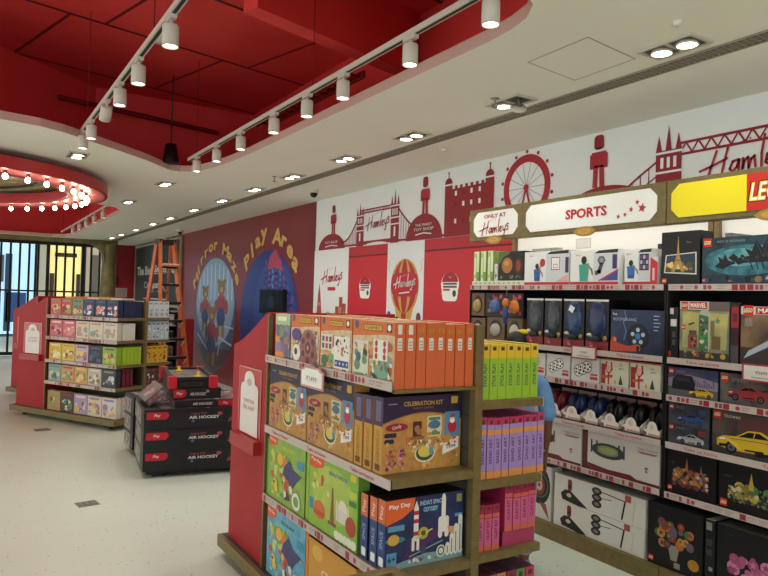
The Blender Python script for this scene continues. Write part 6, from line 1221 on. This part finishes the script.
m = MB(); m.box(-.09, -HY-.018, .02, .09, -HY-.012, .055, mat('#2a282a')); f = Fr((-.09,-HY-.018,.02),(1,0,0),(0,0,1)); m.rect(f, .03, .008, .15, .028, mat('#0c0c0e'), .001); m.build('goal_slot', t)
for i, (x, y) in enumerate(((.07, -.26), (-.05, .26))):
    m = MB(); m.lathe([(0,0),(.042,0),(.044,.012),(.016,.016),(.014,.04),(.018,.048),(0,.052)], mat('#d8b81c', .35), n=18)
    tag(m.build('pusher', loc=(TX+x*math.cos(TA)-y*math.sin(TA), TY+x*math.sin(TA)+y*math.cos(TA), .7525+.078)), ('yellow air hockey pusher at the front of the unboxed table','yellow air hockey pusher at the back of the unboxed table')[i], 'game pusher', 'yellow pushers')

# ------------------------------------------------------------------ step ladder
LX, LY = 2.80, 11.5
yaw = math.radians(13)
t = empty('step_ladder', (LX, LY, 0), yaw); tag(t, 'tall orange step ladder standing open before the dark board', 'step ladder')
OG = mottled('orange_fibreglass', '#c9622a', '#d46c30', 12, .4); ZT = 2.46
def rail(m, x0, y0, x1, y1, z1, a, b):
    d = Vector((x1-x0, y1-y0, z1)); L = d.length; q = d.normalized()
    M1 = Matrix.Translation((x0, y0, 0)) @ d.to_track_quat('Z', 'Y').to_matrix().to_4x4()
    m.box(-a, -b, 0, a, b, L, OG, M1)
for s in (-1, 1):
    m = MB(); rail(m, s*.25, -.50, s*.115, -.06, ZT, .024, .036); m.build('front_rail', t)
    m = MB(); rail(m, s*.25, .42, s*.12, .05, ZT-.02, .017, .028); m.build('rear_rail', t)
    for y in (-.50, .42): m = MB(); m.box(s*.25-.03, y-.045, 0, s*.25+.03, y+.045, .05, BLACK); m.build('foot', t)
    m = MB(); m.box(s*.185-.006, -.32, 1.30, s*.185+.006, .28, 1.325, METAL); m.build('spreader', t)
m = MB(); m.box(-.145, -.10, ZT-.06, .145, .09, ZT+.03, mat('#33302c')); m.build('top_cap', t, bevel=.01)
for k in range(7):
    z = .30+.29*k; q = z/ZT; y = -.50+.44*q; w = .24-.13*q
    m = MB(); m.box(-w, y-.045, z-.012, w, y+.045, z+.012, METAL if k < 6 else mat('#c9b8a8')); m.box(-w, y-.05, z-.03, w, y-.044, z+.012, DARK)
    for s in (-1, 1): m.line(Fr((s*w*.96, y-.05, z-.03), (1,0,0), (0,0,1)), [(0,0),(-s*.05,-.08)], .014, mat('#b8b0a4'), .001)
    m.build('step', t)
for k in range(6):
    z = .35+.32*k; q = z/ZT; m = MB(); m.tube([(-(.25-.13*q), .42-.37*q, z), (.25-.13*q, .42-.37*q, z)], .012, METAL); m.build('rear_brace', t)
m = MB(); m.box(-.15, -.28, ZT-.42, .15, -.08, ZT-.39, OG); m.box(-.12, -.27, ZT-.39, .12, -.10, ZT-.375, mat('#d8cfc4')); m.build('tool_tray', t)
# dark rack with small stock behind the ladder, red cabinet by the wall
t = empty('merchandise_rack', (3.10, 13.6, 0)); tag(t, 'dark merchandise rack behind the orange ladder', 'display rack')
m = MB(); m.box(-.45, .22, 0, .45, .25, 1.32, BLACK); m.build('back_panel', t)
for x in (-.45, .42): m = MB(); m.box(x, -.2, 0, x+.03, .25, 1.32, BLACK); m.build('side_panel', t)
for z in (.1, .4, .7, 1.0): m = MB(); m.box(-.42, -.2, z-.02, .42, .22, z, DARK); f = Fr((-.42,-.2,z-.02),(1,0,0),(0,0,1)); m.rect(f, 0, 0, .84, .02, STRIPC, .001); m.build('shelf', t)
for zi, z in enumerate((.1, .4, .7, 1.0)):
    for k in range(5):
        c = (('#c9c6c0','#2c2a2c','#b8b4ae','#3a3436','#c9c6c0'),('#4a4044','#26242a','#3a2c30','#4a3a3a','#2a2628'),('#26242a','#8a2a30','#3a3436','#26242a','#6a5a50'),('#3a3436','#26242a','#8a2a30','#4a4044','#26242a'))[3-zi][k]
        carton('toy_pack', f'{ORD[k]} small toy pack on the {("lowest","second lowest","second highest","highest")[zi]} shelf of the dark rack', 'boxed toy', (3.10-.32+.16*k, 13.5, z+.001), (.13, .14, .2-.02*(k % 2)), c, {}, [('-y', cover(c, ['#8a8884','#1c1a1c'], 120+k+zi*5, 5, .02))], 'small packs on the dark rack')
t = empty('red_cabinet', (3.63, 13.0, 0)); tag(t, 'narrow red cabinet by the maroon wall beside the ladder', 'cabinet')
m = MB(); m.box(-.08, -.16, .08, .08, .3, 1.14, REDWALL); m.build('body', t, bevel=.01)
m = MB(); m.box(-.09, -.17, 0, .09, .31, .08, GOLD); m.build('plinth', t); m = MB(); m.box(-.065, -.166, .12, .065, -.16, 1.08, mat('#96202a', .35)); dr = m.build('door', t); m = MB(); m.ball((.05,-.175,.6), .01, .01, .01, METAL, 8); m.build('knob', dr)

# ------------------------------------------------------------------ gold-rimmed bin in the foreground
t = empty('display_bin', (.62, 1.22, 0)); tag(t, 'gold rimmed display bin with dark inside at the bottom edge of the photo', 'display bin')
m = MB(); X0, X1, Y0, Y1, zt = -.445, .445, -.45, .425, .85; k = .035
m.box(X0, Y0, zt-.04, X1, Y0+k, zt, GOLD); m.box(X0, Y1-k, zt-.04, X1, Y1, zt, GOLD); m.box(X0, Y0+k, zt-.04, X0+k, Y1-k, zt, GOLD); m.box(X1-k, Y0+k, zt-.04, X1, Y1-k, zt, GOLD); m.build('rim', t, bevel=.004)
m = MB(); 
for a in ((X0+.01,Y0+.01,X1-.01,Y0+.022),(X0+.01,Y1-.022,X1-.01,Y1-.01),(X0+.01,Y0+.022,X0+.022,Y1-.022),(X1-.022,Y0+.022,X1-.01,Y1-.022)): m.box(a[0], a[1], .06, a[2], a[3], zt-.04, mat('#241e1a', .6))
m.box(X0+.01, Y0+.01, .06, X1-.01, Y1-.01, .08, BLACK); m.build('side_panels', t)
m = MB(); m.box(X0, Y0, 0, X1, Y1, .06, GOLD); m.build('plinth', t)
# floor boxes
for i, (x, y, w, d) in enumerate(((.848, 5.58, .075, .06), (.82, 8.76, .08, .07))):
    m = MB(); m.box(-w, -d, 0, w, d, .006, mat('#8f8a7e', .4, .4)); f = Fr((-w,-d,.006),(1,0,0),(0,1,0)); m.rect(f, .01, .01, 2*w-.01, 2*d-.01, mat('#4a4842'), .0006)
    for k in range(3): m.rect(f, .018+.042*k, .016, .05+.042*k, 2*d-.016, mat('#77736a'), .0012)
    tag(m.build('floor_socket', loc=(x, y, 0), rz=.15), ('metal floor socket plate in the open aisle nearest the camera','metal floor socket plate near the base of the askew gondola')[i], 'floor socket', 'floor socket plates')

# ------------------------------------------------------------------ person behind the gondola
PX, PY, PS = 2.86, 3.13, 1.41/1.75
t = empty('person', (PX, PY, 0), math.radians(-28)); t.scale = (PS,)*3
tag(t, 'person in a light blue short sleeved shirt behind the gondola, arm hanging down', 'person')
def skin(name, verts, edges, rad, m, root, par, sub=2):
    me = bpy.data.meshes.new(name); me.from_pydata(verts, edges, []); me.materials.append(m)
    o = bpy.data.objects.new(name, me); COL.objects.link(o); o.parent = par
    k = o.modifiers.new('skin', 'SKIN'); k.use_smooth_shade = True; k.branch_smoothing = .4
    for i, r in enumerate(rad): me.skin_vertices[0].data[i].radius = (r, r) if not isinstance(r, tuple) else r
    me.skin_vertices[0].data[root].use_root = True
    s = o.modifiers.new('smooth', 'SUBSURF'); s.levels = sub; s.render_levels = sub
    return o
SK3 = mat('#6f4632', .5)
V = [(0,0,.95),(0,0,1.12),(0,.01,1.30),(0,.01,1.44),(0,.0,1.52)]; E_ = [(0,1),(1,2),(2,3),(3,4)]; Rr = [(.15,.105),(.14,.10),(.165,.11),(.10,.075),.052]
def chain(start, pts, rs):
    p = start
    for q, r in zip(pts, rs): V.append(q); Rr.append(r); E_.append((p, len(V)-1)); p = len(V)-1
    return p
for s in (-1, 1):
    chain(0, [(s*.095,0,.86),(s*.10,.01,.50),(s*.10,-.01,.10),(s*.105,.09,.04)], [.088,.058,.042,.04])
    w_ = chain(3, [(s*.20,.0,1.40),(s*.255,-.01,1.12),(s*.262,.05,.88)], [.055,.042,.030])
    pm = chain(w_, [(s*.262,.065,.81)], [(.018,.038)])
    for j in range(4):
        yy = .035+.02*j; chain(pm, [(s*.262,yy,.76),(s*.258,yy+.004,.725),(s*.248,yy+.006,.70-.004*abs(j-1.5))], [.0095,.0085,.0075])
    chain(w_, [(s*.255,.10,.83),(s*.248,.115,.79)], [.012,.010])
body = skin('body', V, E_, Rr, SK3, 0, t)
# head with features
m = MB(); m.ball((0,.015,1.645), .078, .098, .115, SK3, 20); m.ball((0,.112,1.635), .013,.02,.02, SK3, 10)
for s in (-1, 1): m.ball((s*.08,.005,1.64), .012,.02,.03, SK3, 10); m.ball((s*.03,.095,1.66), .011,.008,.007, WHITE, 8); m.ball((s*.03,.102,1.66), .005,.004,.005, BLACK, 8)
m.ball((0,.098,1.592), .025,.012,.007, mat('#6a2f2a'), 10); m.build('head', t)
m = MB(); m.ball((0,-.012,1.672), .088, .103, .108, mat('#15110f', .55), 18); m.ball((0,-.085,1.60), .06,.045,.07, mat('#15110f', .55), 12); hair = m.build('hair', t)
m = MB(); m.box(.02, -.02, 1.772, .09, .02, 1.786, mat('#d8b81c')); m.ball((.05,0,1.775), .045,.03,.02, mat('#d8b81c'), 10); m.build('hair_clip', hair)
BL = mottled('blue_cotton', '#5d86b4', '#6a93c0', 14, .8, bump=.15)
V = [(0,0,.93),(0,0,1.12),(0,.01,1.30),(0,.01,1.42),(0,.005,1.47)]; E_ = [(0,1),(1,2),(2,3),(3,4)]; Rr = [(.185,.135),(.168,.125),(.185,.128),(.12,.09),.062]
for s in (-1, 1): chain(3, [(s*.20,.0,1.395),(s*.245,-.005,1.22),(s*.262,-.012,1.10)], [.075,.068,.074])
skin('shirt', V, E_, Rr, BL, 0, t)
V = [(0,0,.93)]; E_ = []; Rr = [(.168,.125)]
for s in (-1, 1): chain(0, [(s*.10,0,.84),(s*.105,.01,.50),(s*.105,-.01,.10)], [.108,.082,.068])
skin('trousers', V, E_, Rr, mat('#8d8bb0', .8), 0, t)
for s in (-1, 1):
    m = MB(); m.ball((s*.105,.05,.045), .052,.135,.045, mat('#8f86a8', .6), 14); m.box(s*.105-.05,-.07,0,s*.105+.05,.17,.018, WHITE); m.build('shoe', t)

# ------------------------------------------------------------------ light of the wider shop, camera, colour
w = bpy.data.worlds.new('shop_surroundings'); bpy.context.scene.world = w; w.use_nodes = True
bg = w.node_tree.nodes['Background']; bg.inputs[0].default_value = (.94, 1, .955, 1); bg.inputs[1].default_value = 2.1
cam = bpy.data.cameras.new('camera'); co = bpy.data.objects.new('camera', cam); COL.objects.link(co)
yaw_, pit, rol = math.radians(31.45094442), math.radians(.98573114), math.radians(1.61639504)
fv_ = Vector((math.sin(yaw_)*math.cos(pit), math.cos(yaw_)*math.cos(pit), math.sin(pit))); rv = Vector((math.cos(yaw_), -math.sin(yaw_), 0)); uv = rv.cross(fv_)
r2 = rv*math.cos(rol)+uv*math.sin(rol); u2 = uv*math.cos(rol)-rv*math.sin(rol)
Mx = Matrix((r2, u2, -fv_)).transposed().to_4x4(); Mx.translation = (0, 0, 1.6); co.matrix_world = Mx
cam.sensor_width = 36; cam.lens = 36*687.34/768; cam.clip_start = .05; cam.clip_end = 100
sc = bpy.context.scene; sc.camera = co
vs = sc.view_settings; vs.view_transform = 'Standard'; vs.look = 'None'; vs.gamma = 1; vs.use_curve_mapping = False; vs.exposure = 0.12
